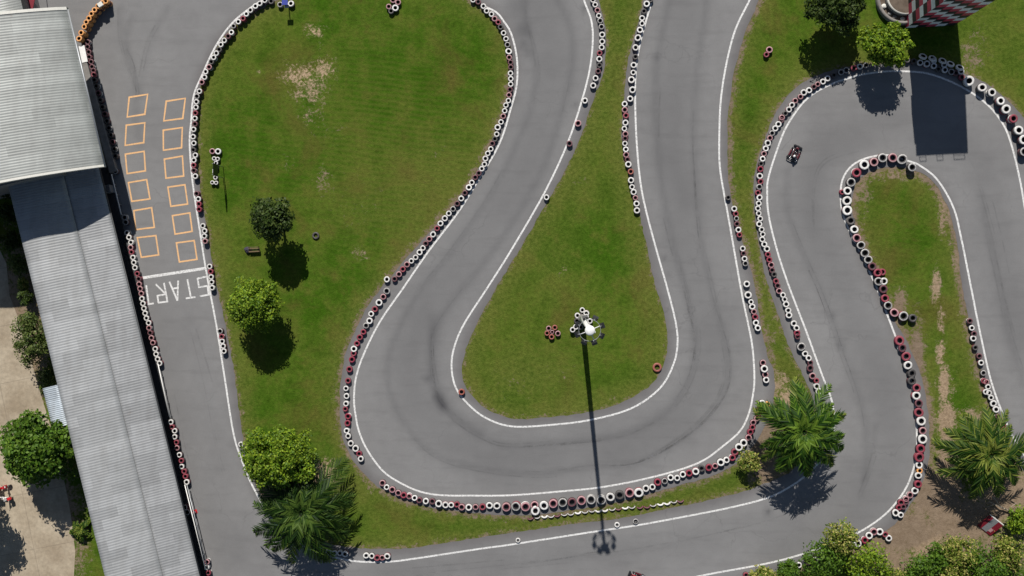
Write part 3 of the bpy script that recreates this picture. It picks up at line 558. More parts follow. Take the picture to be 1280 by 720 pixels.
SING = [(301,555.6,'w',7,'white tyre lying alone beside the bushy double tree by the straight'),(771.4,656.2,'w',6.8,'left of two small white tyres lying beside the bottom straight'),(794.6,651.9,'g',7.2,'right of two small tyres lying beside the bottom straight, dirty grey'),
 (647.5,675.5,'w',6,'small white tyre lying alone on the lower straight line'),(821.5,459.3,'t',11.4,'rusty orange-red tyre lying alone on the centre island edge'),(394.5,294.5,'k',9.0,'black tyre lying alone on the infield grass right of the dark tree shadow')]
def thick(d): return 0.19 if d < 9.2 else 0.25
def stack_objs(name, x, y, c, d, n, label, cat, group, seq=None):
    h = thick(d); top = W(x, y, n*h); R = d/2/12.0*0.99
    root = empty(name, (top.x, top.y, 0.012), random.uniform(0, PI), label=label, cat=cat, group=group)
    for k in range(n):
        cc = c if k == n-1 else (seq or random.choice('kkkddrw' if c != 'o' else 'oood'))
        o = link('tyre', tyre_mesh(cc), root); s = random.uniform(0.95, 1.05) if k < n-1 else 1.0
        o.rotation_euler = (random.uniform(-.09, .09)*(k == n-1), random.uniform(-.09, .09)*(k == n-1), random.uniform(0, 3))
        sq = random.uniform(.95, 1.03); o.scale = (R*s*sq, R*s/sq*.99, h); o.location = (random.uniform(-.02, .02)*(k < n-1), random.uniform(-.02, .02)*(k < n-1), k*h+(0.02 if k == n-1 else 0))
    return root
def single(x, y, c, d, label):
    h = thick(d); top = W(x, y, h); o = link('tyre', tyre_mesh(c)); o.location = (top.x, top.y, 0.012); R = d/24.0
    o.scale = (R, R, h); tag(o, label, 'tyre', 'tyres lying alone')
for s in SING: single(*s)
allt = []
for ri, (ph, frm, n, ts, pri) in enumerate(RUNS):
    for k, (x, y, c, d) in enumerate(ts):
        inframe = -2 < x < 1282 and -2 < y < 722
        allt.append((pri*0.9 + d*1.0 + (0.8 if c in 'wor' else 0) - (0 if inframe else 50), ri, k))
print('tyre stacks', len(allt))
allt.sort(key=lambda a: -a[0]); chosen = set((a[1], a[2]) for a in allt[:292])
SV, SF, SMI = [], [], []; off = 0; smats = [M['ty_'+k] for k in TC] + [M['hole']] + [M.get('tb_'+k, M['ty_'+k]) for k in TC]; keys = list(TC)
for ri, (ph, frm, n, ts, pri) in enumerate(RUNS):
    for k, (x, y, c, d) in enumerate(ts):
        if (ri, k) in chosen:
            lab = f"{CW[c]} tyre stack, {ordw(k+1)} from the {frm} in the {ph}" if len(ts) > 1 else f"dark {ph}"
            words = lab.split()
            if len(words) > 16: lab = lab.replace(' from the '+frm+' in', ' in')
            if len(lab.split()) > 16: lab = lab.replace(' in the run', ',')
            while len(lab.split()) > 16: lab = lab.replace(' of large tyres', '', 1) if ' of large tyres' in lab else lab.replace(' the', '', 1)
            stack_objs('tyre_stack', x, y, c, d, n, lab, 'tyre stack', 'painted tyre stacks lining the track')
        else:
            h = thick(d); top = W(x, y, n*h); R = d/24.0*0.99
            for q in range(n):
                cc = c if q == n-1 else random.choice('kkkddrw' if c != 'o' else 'oood')
                V, Fc, mi = tyre_arrays(R, h); V = V + np.array([top.x, top.y, 0.012+q*h])
                SV.append(V); SF.append(Fc+off); off += len(V); SMI.append(np.where(mi == 1, len(keys), np.where(mi == 2, len(keys)+1+keys.index(cc), keys.index(cc))))
me = mesh_np('tyre_barrier', np.concatenate(SV), np.concatenate(SF), smats, True, np.concatenate(SMI))
link('tyre_barrier', me, kind='stuff', label='remaining painted tyre stacks of the track barriers', cat='tyre barrier')
# row of leaning half buried tyres under the wide bend
# white share is lower than in the upright barriers
HB = P_('505,560,d 572,550,g 645,542,w 712,540,w 775,532,d 845,522,g 910,517,w 980,503,w 1050,497,g 1120,487,g 1185,485,w 1250,480,w', (600,580)) + P_('205,550,g 265,545,p 335,535,w 402,530,w 482,530,d 552,525,d 615,510,g 688,498,w 755,490,w 822,475,w 888,468,p', (740,570))
for k, (x, y, c, d) in enumerate(HB):
    c = 'g' if c == 'w' and k % 3 == 0 else ('d' if c == 'p' else c)
    w0 = W(x, y, 0.2); o = link('half_buried_tyre', tyre_mesh(c)); o.location = (w0.x, w0.y+0.14, -0.12); o.scale = (0.37, 0.37, 0.15)
    o.rotation_euler = (math.radians(-58), 0, math.radians(7+random.uniform(-5, 5)))
    tag(o, f"{CW[c]} half-buried tyre, {ordw(k+1)} from the left in the leaning row below the bend", 'half-buried tyre', 'leaning half-buried tyres')
for k, (x, y) in enumerate([(1154,71),(1166,73.5),(1178.5,76.5),(1188.5,80.5),(1200,85)]):
    w0 = W(x, y, 0.45); o = link('leaning_tyre', tyre_mesh('w')); o.location = (w0.x, w0.y, 0.22); o.scale = (0.42, 0.42, 0.2)
    o.rotation_euler = (math.radians(-40), 0, math.radians(-15)); tag(o, f"large white tyre leaning behind the tower-shaded stacks, {ordw(k+1)} from the left", 'tyre', 'leaning tyres in the tower shade')
# ------------------------------------------------------------------ trees
def leaf_quads(C, Nrm, size, n):
    """n leaf-sized quads at centres C facing roughly Nrm"""
    N = Nrm + rng.normal(0, 0.55, (n, 3)); N /= np.linalg.norm(N, axis=1)[:, None]
    A = np.cross(N, rng.normal(0, 1, (n, 3))); A /= np.linalg.norm(A, axis=1)[:, None]; B = np.cross(N, A)
    s = size*rng.uniform(0.6, 1.25, (n, 1)); A = A*s; B = B*s*0.62
    V = np.stack([C-A*.5, C-A*.05+B*.5, C+A*.5, C-A*.05-B*.5], 1).reshape(-1, 3)
    Fc = np.arange(n*4).reshape(-1, 4); return V, Fc
def crown_mesh(name, rx, ry, rz, clumps, leaves, size, mat, lump=0.24, holes=0.0, droop=0.0):
    Vs, Fs = [], []; off = 0
    nl = 7; la = rng.uniform(0, 2*PI)
    lob = [(0, 0, .15, .72)] + [(math.cos(la+2*PI*k/nl+rng.uniform(-.3, .3))*rng.uniform(.38, .60), math.sin(la+2*PI*k/nl+rng.uniform(-.3, .3))*rng.uniform(.38, .60), rng.uniform(-.25, .2), rng.uniform(.34, .50)) for k in range(nl)]
    for i in range(clumps):
        u = rng.normal(0, 1, 3); u /= np.linalg.norm(u); u[2] = abs(u[2])*1.0 if rng.random() < 0.72 else u[2]*0.6
        rr = rng.uniform(0.55, 1.0)**0.6
        q = lob[0] if rng.random() < .42 else lob[rng.integers(1, nl+1)]
        c = np.array([(q[0]+u[0]*q[3]*rr)*rx, (q[1]+u[1]*q[3]*rr)*ry, (q[2]+u[2]*q[3]*rr)*rz*1.15])*rng.uniform(.9, 1.08)
        cr = lump*min(rx, ry)*rng.uniform(0.7, 1.4)
        d = rng.normal(0, 1, (leaves, 3)); d /= np.linalg.norm(d, axis=1)[:, None]; d[:, 2] = np.where(rng.random(leaves) < .7, np.abs(d[:, 2]), d[:, 2])
        P = c + d*cr*rng.uniform(0.55, 1.1, (leaves, 1)); 
        V, Fc = leaf_quads(P, d*0.8+np.array([0, 0, .5]), size, leaves); Vs.append(V); Fs.append(Fc+off); off += len(V)
    return mesh_np(name, np.concatenate(Vs), np.concatenate(Fs), [mat])
def tree(name, x, y, zc, rpx, mat, label, cat='tree', rz=0.72, clumps=90, leaves=75, size=0.34, aspect=1.0, lump=0.24, group=None, trunk=0.16, two=None):
    r = rpx/12.0*(1-zc/HC); c = W(x, y, zc)
    root = empty(name, (c.x, c.y, 0), 0, label=label, cat=cat, group=group)
    me = crown_mesh('crown', r*0.9, r*0.9*aspect, r*rz, clumps, leaves, size, mat, lump)
    o = link('crown', me, root); o.location = (0, 0, zc-r*rz*0.15)
    mb = MB(); k = max(zc-r*rz*0.4, 0.4)
    mb.tube([(0, 0, -0.1), (0.06, 0.03, k*0.5), (0, 0, k), (0.05, 0, zc)], [trunk*1.3, trunk, trunk*.8, trunk*.3], M['bark'])
    for i in range(7):
        a = 2*PI*i/7+random.uniform(-.3, .3); e = Vector((math.cos(a)*r*.62, math.sin(a)*r*.62*aspect, zc+random.uniform(-.1, .45)*r*rz))
        mb.tube([(0, 0, k*random.uniform(.7, 1)), e*0.5+Vector((0, 0, k*.35)), e], [trunk*.55, trunk*.4, trunk*.12], M['bark'], 6)
    mb.build('trunk', root); return root
tree('broadleaf_tree', 340, 273, 4.0, 31, M['leaf_dark'], 'dark olive rough-crowned tree on the infield, next to the small bench', clumps=90, leaves=55, size=0.36, lump=.26)
tree('broadleaf_tree', 319, 382, 3.7, 42, M['leaf_bright'], 'bright green dense round tree on the infield beside the START lettering', clumps=170, leaves=80, size=0.26, lump=.19)
tree('broadleaf_tree', 346, 573, 4.6, 58, M['leaf_bright'], 'large bright green bushy tree on the infield corner, above the shaggy palm', clumps=300, leaves=85, size=0.27, aspect=.86, lump=.15, trunk=.22)
tree('broadleaf_tree', 1107, 57, 3.3, 34, M['leaf_bright'], 'bright green compact tree at the foot of the chequered tower', clumps=130, leaves=65, size=0.30, lump=.2, aspect=.9)
tree('broadleaf_tree', 1045, 8, 3.5, 38, M['leaf_dark'], 'tall dark green tree on the grass beside the hairpin', clumps=150, leaves=60, size=0.34, aspect=1.2, lump=.2)
tree('broadleaf_tree', 46, 562, 4.2, 60, M['leaf_mid'], 'big glossy green tree in the yard touching the low grey roof', clumps=200, leaves=60, size=0.42, lump=.19, aspect=.9, trunk=.24)
tree('broadleaf_tree', 40, 420, 3.4, 33, M['leaf_olive'], 'small feathery olive-green tree in the yard beside the low roof', clumps=70, leaves=60, size=0.26, lump=.24, aspect=1.35)
tree('broadleaf_tree', -46, 640, 5.0, 44, M['leaf_mid'], 'tree at the yard edge casting shade on the concrete', clumps=110, leaves=60, size=0.4, aspect=1.4)
# shrubs along the back of the low roof
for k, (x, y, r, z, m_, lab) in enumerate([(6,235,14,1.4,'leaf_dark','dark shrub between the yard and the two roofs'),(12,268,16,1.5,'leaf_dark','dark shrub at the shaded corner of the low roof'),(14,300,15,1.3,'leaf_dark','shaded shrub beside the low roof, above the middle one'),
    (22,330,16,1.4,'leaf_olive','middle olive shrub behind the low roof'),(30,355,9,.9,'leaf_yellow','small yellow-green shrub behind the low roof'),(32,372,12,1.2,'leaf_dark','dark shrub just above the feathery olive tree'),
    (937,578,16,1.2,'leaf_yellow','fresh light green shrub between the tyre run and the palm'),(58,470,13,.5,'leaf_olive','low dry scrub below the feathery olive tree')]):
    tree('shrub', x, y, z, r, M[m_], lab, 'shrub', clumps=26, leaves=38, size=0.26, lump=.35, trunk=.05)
for k, (x, y, r, z, m_, lab) in enumerate([(1050,672,28,2.2,'leaf_yellow','yellow-tipped bush overhanging the lower track edge'),(1030,700,30,1.7,'leaf_mid','green bush under the yellow-tipped one'),(1085,708,34,2.0,'leaf_bright','bright green bush between dirt and bottom edge'),
    (985,714,18,1.1,'leaf_mid','low bush beside the track at the bottom edge'),(955,722,20,1.0,'leaf_yellow','leftmost low bush poking over the painted edge line'),(1150,716,26,1.6,'leaf_mid','bush at the bottom edge below the bare dirt'),(1172,700,22,1.5,'leaf_mid','bush left of the fallen pink block'),
    (1200,690,26,1.9,'leaf_yellow','pale leafy bush between the red panel and pink block'),(1232,712,34,2.2,'leaf_mid','broad bush right of the fallen pink block'),(1262,690,24,2.0,'leaf_yellow','yellowish bush right of the red and white panel'),(1272,650,18,2.0,'leaf_bright','bright bush at the right edge beside the dead branch'),(1190,726,30,1.7,'leaf_yellow','lowest bush at the bottom right'),(1120,728,22,1.2,'leaf_yellow','small yellow-green bush at the bottom of the dirt')]):
    tree('bush', x, y, z, r, M[m_], lab, 'bush', rz=.7, clumps=int(20+r*1.5), leaves=36, size=0.27, lump=.30, trunk=.07, group='bushes at the lower right')
def palm(x, y, zc, rpx, label, n=26, mat='frond', seed=1):
    random.seed(seed); c = W(x, y, zc); L = rpx/12.0*(1-zc/HC)*1.14
    root = empty('palm_tree', (c.x, c.y, 0), 0, label=label, cat='palm')
    mb = MB(); h = zc-0.4
    mb.tube([(0.25, 0.1, -0.1), (0.2, 0.05, h*.35), (0.05, 0, h*.7), (0, 0, h)], [0.34, 0.24, 0.22, 0.26], M['bark'], 10)
    for k in range(14):
        a = k*2.4; mb.tube([(0.12*math.cos(a), 0.12*math.sin(a), h-.35+k*.02), (0.36*math.cos(a), 0.36*math.sin(a), h-.05+k*.02)], [.05, .03], M['bark'], 5)
    mb.build('trunk', root)
    for k in range(n):
        a = 2*PI*k/n*1.0 + random.uniform(-.12, .12) + (k % 2)*0.1
        tier = k % 3; lift = (0.70, 0.34, 0.02)[tier]+random.uniform(-.08, .08); l = L*random.uniform(.80, 1.12)*(0.70, 0.95, 1.0)[tier]
        V, Fc = [], []; m = 15; spine = []
        sw = random.uniform(-.25, .25)
        for i in range(m+1):
            t = i/m; rr = l*t*(1-0.10*t); zz = h+0.1+lift*l*(t*1.3-t*t*1.55) - (0.16+0.09*tier)*l*t*t
            aa = a+sw*t*t; spine.append(Vector((rr*math.cos(aa), rr*math.sin(aa), zz)))
        def quad(p, q, w1, nn):
            s = (q-p).normalized().cross(nn).normalized()*w1; b0 = len(V); V.extend([p-s*.45, p+s*.45, p+(q-p)*.55+s*.6, q, p+(q-p)*.55-s*.6]); Fc.append((b0, b0+1, b0+2, b0+3, b0+4))
        for i in range(1, m):
            d = (spine[i+1]-spine[i-1]).normalized(); side = d.cross(Vector((0, 0, 1))).normalized(); t = i/m
            ll = l*0.26*math.sin(PI*min(t*0.92+0.10, 1))**.7*random.uniform(.85, 1.1)
            for sgn in (-1, 1):
                for sub in range(2):
                    p = spine[i]+(spine[i+1]-spine[i])*(sub*.5)
                    v = (side*sgn*.66+d*(.75+.4*t)+Vector((0, 0, random.uniform(-.45, .25)))).normalized()
                    quad(p, p+v*ll, 0.10, Vector((0, 0, 1))+side*random.uniform(-.5, .5))
        for i in range(m):
            quad(spine[i], spine[i+1]+(spine[i+1]-spine[i])*.1, 0.035, Vector((0, 0, 1)))
        me = mesh_np('frond', [tuple(v) for v in V], Fc, [M['frond_dry' if (tier == 2 and random.random() < .45) else mat]])
        link('frond', me, root)
    random.seed(seed+99); return root
palm(1006, 541, 6.2, 64, 'large dark green palm between the two tracks, its shadow on the bottom straight', 30, seed=4)
palm(376, 642, 4.8, 74, 'shaggy palm below the bright bushy tree by the straight', 33, 'frond_deep', seed=8)
palm(1240, 570, 5.2, 60, 'palm at the right edge over the dirt, with yellowing fronds', 28, 'frond_dry', seed=15)
palm(97, 664, 1.2, 15, 'small spiky palm growing in the shade behind the low roof', 14, 'frond_dry', seed=21)
# dead branch
mb = MB(); a = W(1268, 641, .25); b = W(1251, 634, .4); c = W(1236, 627, .3)
mb.tube([a, b, c], [.10, .07, .03], M['deadwood'], 7); mb.tube([b, b+Vector((-.7, .9, .2)), b+Vector((-1.1, 1.3, .1))], [.05, .04, .015], M['deadwood'], 6)
mb.tube([a.lerp(b, .5), a.lerp(b, .5)+Vector((.7, .8, .3))], [.05, .015], M['deadwood'], 6); mb.tube([b.lerp(c, .5), c+Vector((-.2, -.5, .2))], [.04, .012], M['deadwood'], 6)
mb.build('fallen_branch', label='pale dead branch fallen on the dirt below the right palm', cat='branch')
# ------------------------------------------------------------------ buildings
def frame_axes(p, q):
    a = (q-p); a.z = 0; a.normalize(); return a, Vector((a.y, -a.x, 0))     # along, and to the left when looking down the picture
def roof_sheet(name, anchor, along, left, s0, s1, prof, mat, parent, pitch=0.27, amp=0.011, thick=0.04):
    ns = int((s1-s0)/pitch*5); V = []; sv = np.linspace(s0, s1, ns+1)
    for s in sv:
        w = amp*math.sin(2*PI*s/pitch)
        for t, z in prof: p = anchor+along*s+left*t; V.append((p.x, p.y, z+w))
    m = len(prof); Fc = [(i*m+j, i*m+j+1, (i+1)*m+j+1, (i+1)*m+j) for i in range(ns) for j in range(m-1)]
    b0 = len(V); V += [(x, y, z-thick) for x, y, z in V]; Fc += [tuple(b0+q for q in f[::-1]) for f in Fc[:ns*(m-1)]]
    for i in range(ns): Fc += [(i*m, (i+1)*m, b0+(i+1)*m, b0+i*m), (i*m+m-1, b0+i*m+m-1, b0+(i+1)*m+m-1, (i+1)*m+m-1)]
    me = mesh_np(name, V, Fc, [mat], True)
    o = link(name, me, parent); o.matrix_parent_inverse = parent.matrix_world.inverted(); return o
def child(o, root):
    root_m = Matrix.Translation(root.location) @ Matrix.Rotation(root.rotation_euler.z, 4, 'Z'); o.parent = root; o.matrix_parent_inverse = root_m.inverted(); return o
# tall vaulted roof
HZ = 6.0
E0 = W(130, 206, HZ); E1 = W(84, 12, HZ); al, lf = frame_axes(E1, E0)     # al points down the picture
if lf.x > 0: lf = -lf
Lh = (E0-E1).length
prof = [(t, HZ+4.5*math.sin(PI*t/24)**0.9) for t in np.linspace(0, 24, 33)]
root = empty('vaulted_stand', (E1.x, E1.y, 0), 0, label='tall building with a light grey corrugated barrel roof and cream edge trim', cat='building'); bpy.context.view_layer.update()
rs = roof_sheet('roof', E1, al, lf, 0, Lh, prof, M['roof_light'], root)
def arc_strip(s, w, dz, hh, name, parent):
    mb = MB()
    for (t0, z0), (t1, z1) in zip(prof[:-1], prof[1:]):
        p = E1+al*s+lf*t0; q = E1+al*s+lf*t1
        vs = [Vector((p.x, p.y, z0+dz)), Vector((q.x, q.y, z1+dz))]
        a = [vs[0]-al*w/2, vs[1]-al*w/2, vs[1]+al*w/2, vs[0]+al*w/2]; dn = Vector((0, 0, -hh))
        top = [mb.bm.verts.new(v) for v in a]; bot = [mb.bm.verts.new(v+dn) for v in a]; mb._mi(M['cream'])
        mb.bm.faces.new(top); mb.bm.faces.new(bot[::-1])
        mb.bm.faces.new((top[0], bot[0], bot[1], top[1])); mb.bm.faces.new((top[2], bot[2], bot[3], top[3]))
    return child(mb.build(name), parent)
arc_strip(-0.12, 0.30, 0.07, 0.5, 'fascia', root); arc_strip(Lh+0.08, 0.22, 0.05, 0.45, 'fascia', root)
mb = MB(); e0 = E1+lf*0.02; e1 = E1+al*Lh
mb.tube([Vector((E1.x, E1.y, HZ-.05))-lf*.06, Vector((e1.x, e1.y, HZ-.05))-lf*.06], .09, M['steel'], 8); child(mb.build('gutter'), root)
for k in range(5):
    p = E1+al*(0.6+(Lh-1.2)*k/4)+lf*3.5; mb = MB(); mb.tube([(p.x, p.y, 0), (p.x, p.y, HZ+.1)], .12, M['steel'], 8); child(mb.build('post'), root)
mb = MB(); c = E1+al*Lh/2+lf*14; mb.box((c.x, c.y, 3.2), (18, Lh-.6, 6.4), M['wall'], rz=math.atan2(al.y, al.x)-PI/2); child(mb.build('wall'), root)
# building beyond it at the corner
root = empty('flat_roof_building', W(0, -15), 0, label='grey-roofed building at the top left corner beyond the vaulted roof', cat='building'); bpy.context.view_layer.update()
A = W(27, 5, HZ-.9); rs = roof_sheet('roof', A, al, lf, -9, 1.2, [(t, HZ-.9+.08*t) for t in np.linspace(0, 12, 5)], M['roof_light'], root)
mb = MB(); c = A+al*-4+lf*6.3; mb.box((c.x, c.y, 2.4), (11.6, 9, 4.8), M['wall'], rz=math.atan2(al.y, al.x)-PI/2); child(mb.build('wall'), root)
mb = MB(); c = W(37, -4, 2.4); mb.box(c, (1.2, 2.6, .08), M['darkred'], rz=-.2, bev=.02)
for sx in (-.5, .5):
    for sy in (-1.2, 1.2): mb.tube([(c.x+sx, c.y+sy, 0), (c.x+sx, c.y+sy, 2.4)], .04, M['steel'], 6)
mb.build('awning', label='dark red awning between the corner roof and the track', cat='awning')
# low long pit building
LZ = 3.0
B0 = W(205, 540, LZ); B1 = W(262, 782, LZ); al2, lf2 = frame_axes(W(137, 265, LZ), B0)
if lf2.x > 0: lf2 = -lf2
s_top = (W(122, 200, LZ)-B0).dot(al2); s_bot = (B1-B0).dot(al2)
def lowz(t):
    return LZ + (0.75*t/3.6 if t < 3.6 else 0.75+1.5*math.sin(PI/2*(t-3.6)/4.9))
prof2 = [(t, lowz(t)) for t in np.linspace(0, 3.6, 9)] + [(t, lowz(t)) for t in np.linspace(3.9, 8.5, 12)]
root = empty('pit_building', (B0.x, B0.y, 0), 0, label='long low pit building with a grey corrugated roof beside the start straight', cat='building'); bpy.context.view_layer.update()
roof_sheet('roof', B0, al2, lf2, s_top, s_bot, [q for q in prof2 if q[0] <= 3.61], M['roof_grey_b'], root)
roof_sheet('roof', B0, al2, lf2, s_top, s_bot, [(3.40, lowz(3.5)+.05)]+[(t_, z_+.05) for t_, z_ in prof2 if t_ > 3.61], M['roof_grey'], root, pitch=0.275)
mb = MB(); a = B0+al2*s_top-lf2*.06; b = B0+al2*s_bot-lf2*.06
mb.tube([Vector((a.x, a.y, LZ-.08)), Vector((b.x, b.y, LZ-.08))], .07, M['darksteel'], 6); child(mb.build('gutter'), root)
rz2 = math.atan2(al2.y, al2.x)-PI/2; sm = (s_top+s_bot)/2; sl = s_bot-s_top
mb = MB(); c = B0+al2*sm+lf2*8.2; mb.box((c.x, c.y, 2.5), (.2, sl-.4, 4.9), M['wall'], rz=rz2); child(mb.build('wall'), root)
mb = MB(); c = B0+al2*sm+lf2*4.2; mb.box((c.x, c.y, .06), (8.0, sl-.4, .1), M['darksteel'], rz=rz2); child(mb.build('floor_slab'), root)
k = s_top+.5
while k < s_bot:
    p = B0+al2*k+lf2*1.2; mb = MB(); mb.box((p.x, p.y, LZ/2), (.16, .16, LZ), M['darksteel'], rz=rz2); child(mb.build('post'), root); k += 5.2
# annexe roof
root = empty('lean_to_shed', W(66, 505), 0, label='small lean-to with a pale blue-grey corrugated roof beside the low building', cat='shed'); bpy.context.view_layer.update()
A = W(72, 481, 2.4); roof_sheet('roof', A, al2, lf2, 0, 4.3, [(t-.1, 2.55-.1*t) for t in np.linspace(0, 1.75, 5)], M['roof_blue'], root, pitch=.2, amp=.02)
mb = MB(); c = A+al2*2.1+lf2*.75; mb.box((c.x, c.y, 1.15), (1.4, 4.0, 2.3), M['wall'], rz=rz2); child(mb.build('wall'), root)
# low pit wall strip, rails, boxes
mb = MB(); a = W(104, 78, .7); b = W(141, 215, .7); d = b-a; c = (a+b)/2; mb.box((c.x, c.y, .35), (.75, d.length, .7), M['conc'], rz=math.atan2(d.y, d.x)-PI/2, bev=.03)
mb.build('pit_wall', label='low concrete pit wall in the shade of the vaulted roof', cat='wall')
mb = MB(); a = W(102, 58, .75); b = W(106, 77, .75); d = b-a; c = (a+b)/2; rzt = math.atan2(d.y, d.x)-PI/2
t_ = empty('white_table', (c.x, c.y, 0), rzt, label='narrow white table at the end of the orange tyre run', cat='table')
mb.box((0, 0, .74), (.62, 1.75, .05), M['white'], bev=.01); mb.build('table_top', t_)
for sx in (-.25, .25):
    for sy in (-.75, .75): m2 = MB(); m2.box((sx, sy, .36), (.04, .04, .72), M['steel']); m2.build('leg', t_)
mb = MB(); c = W(125.3, 5.5, 1.32); mb.box((c.x, c.y, 1.25), (.5, .42, .2), M['white'], rz=.55, bev=.02); mb.box((c.x, c.y, 1.36), (.52, .44, .03), M['cream'], rz=.55); mb.build('white_box', label='white box resting on the orange tyre stacks', cat='box')
mb = MB(); c = W(134.5, 236, 1.0); mb.box((c.x, c.y, .5), (.55, .8, 1.0), M['steel'], rz=rz2, bev=.04)
for q in range(5): mb.box((c.x+.0, c.y-.28+q*.14, 1.01), (.42, .05, .02), M['darksteel'], rz=rz2)
mb.build('equipment_cabinet', label='grey equipment cabinet in the shade between roof and rail', cat='cabinet')
def rail(pa, pb, z, label, posts=5, double=False):
    a = W(*pa, z); b = W(*pb, z); root = empty('guard_rail', (a.x, a.y, 0), 0, label=label, cat='rail')
    d = b-a
    for off_ in ((0.0,) if not double else (0.0, .22)):
        mb = MB(); o = Vector((off_, 0, 0)); mb.tube([o+Vector((0, 0, z)), o+d+Vector((0, 0, z))], .05, M['white' if not off_ else 'steel'], 8); mb.build('rail', root)
    for k in range(posts):
        p = d*(k/(posts-1)); mb = MB(); mb.tube([(p.x, p.y, 0), (p.x, p.y, z)], .035, M['steel'], 6); mb.build('post', root)
rail((139.5,218), (151.5,268), .8, 'white pipe rail in the shade beside the orange grid boxes')
rail((197.5,455), (212,521), .7, 'thin pale rail along the straight below the START lettering')
rail((231,606), (257,712), .8, 'double pipe rail at the bottom of the start straight', 7, True)
# chequered tower
TH = 12.0
t0 = W(1132, 35); t1 = W(1193, 31.5); ex = (t1-t0); ex.z = 0; wx = ex.length; ex.normalize(); ey = Vector((-ex.y, ex.x, 0))
root = empty('chequered_tower', (t0.x, t0.y, 0), math.atan2(ex.y, ex.x), label='tower with red, white and black chequered walls casting a long shadow on the hairpin', cat='tower')
chk = [paint('chequer_white', (0.84, 0.85, 0.88), .6), paint('chequer_black', (0.014, 0.016, 0.022), .6), paint('chequer_red', (0.55, 0.05, 0.10), .6)]
WY = 6.5
def facade(p, u, w, name):
    nc = 5 if w < 6 else 6; nr = 12; V, Fc, mi = [], [], []
    for i in range(nc):
        for j in range(nr):
            b = len(V)
            for a_, c_ in ((i, j), (i+1, j), (i+1, j+1), (i, j+1)): q = p+u*(w*a_/nc); V.append((q.x, q.y, TH*c_/nr))
            Fc.append((b, b+1, b+2, b+3)); mi.append((i+j) % 3)
    me = mesh_np(name, V, Fc, chk, mi=mi); link(name, me, root)
O = Vector((0, 0, 0)); Xv = Vector((1, 0, 0)); Yv = Vector((0, 1, 0))
facade(O, Xv, wx, 'south_wall'); facade(Yv*WY, -Yv, WY, 'west_wall'); facade(Xv*wx, Yv, WY, 'east_wall'); facade(Xv*wx+Yv*WY, -Xv, wx, 'north_wall')
mb = MB(); mb.box((wx/2, WY/2, TH+.06), (wx+.3, WY+.3, .12), M['conc']); mb.build('roof', root)
mb = MB()
for (xa, xb) in ((.15, .8), (1.9, 2.5), (3.6, 4.7)):
    for xx in (xa, xb): mb.tube([(xx, -.05, TH+.1), (xx, -.05, TH+.75)], .03, M['darksteel'], 6)
    mb.tube([(xa, -.05, TH+.75), (xb, -.05, TH+.75)], .03, M['darksteel'], 6); mb.tube([(xa, -.05, TH+.35), (xb, -.05, TH+.35)], .02, M['darksteel'], 6)
mb.build('railing', root)
mb = MB(); mb.box((-.12, 1.4, TH-1.9), (.24, 1.8, 3.0), M['darksteel']); mb.build('side_panel', root)
# round rockery beside it
c = W(1128, -2); root = empty('round_planter', (c.x, c.y, 0), 0, label='round weathered planter with stone rim at the west foot of the chequered tower', cat='planter')
mb = MB(); R0 = 2.75; mb.lathe([(R0, 0), (R0, .55), (R0-.12, .62), (R0-.3, .6), (R0-.32, .35)], M['conc'], seg=40); mb.build('rim', root)
mb = MB(); mb.lathe([(R0-.3, .34), (1.95, .40), (1.9, .42)], M['soil'], seg=40); mb.build('soil_bed', root)
mb = MB(); mb.lathe([(1.92, .3), (1.92, 1.0), (1.75, 1.05), (.02, 1.12)], M['conc'], seg=40, ms=[M['conc'], M['cream'], M['soil']]); mb.build('inner_slab', root)
for k in range(16):
    a = k*2*PI/16+random.uniform(-.1, .1); mb = MB(); r_ = random.uniform(.12, .28)
    rr = bmesh.ops.create_icosphere(mb.bm, subdivisions=2, radius=r_); 
    for v in rr['verts']: v.co = Vector((v.co.x*1.2, v.co.y, v.co.z*.7))*random.uniform(.85, 1.1)+Vector((2.2*math.cos(a), 2.2*math.sin(a), .45))
    mb._mi(M['conc'] if k % 3 else M['cream']); mb.build('stone', root)
# ------------------------------------------------------------------ floodlight mast
MH = 22.5
b0 = W(727.3, 397.5); root = empty('floodlight_mast', (b0.x, b0.y, 0), 0, label='tall white floodlight mast on the centre island with a ring of lamps', cat='floodlight mast')
mb = MB(); mb.tube([(0, 0, 0), (0, 0, MH*.5), (0, 0, MH)], [.30, .22, .15], M['white'], 16); mb.build('pole', root)
mb = MB(); mb.lathe([(.42, 0), (.42, .9), (.3, .95)], M['conc'], seg=16); mb.build('base', root)
mb = MB(); mb.lathe([(.42, MH-.12), (.42, MH+.02), (.35, MH+.1), (.17, MH+.15), (.01, MH+.16)], M['white'], seg=24); mb.lathe([(.36, MH-.12), (.01, MH-.12)], M['white'], seg=24); mb.build('cap', root)
mb = MB(); ring = [(.90*math.cos(a), .90*math.sin(a), MH-.45) for a in np.linspace(0, 2*PI, 33)]; mb.tube(ring, .022, M['steel'], 6, caps=False)
for k in range(4):
    a = k*PI/2+.4; mb.tube([(.15*math.cos(a), .15*math.sin(a), MH-.2), (.90*math.cos(a), .90*math.sin(a), MH-.45)], .035, M['white'], 6)
mb.build('ring_frame', root)
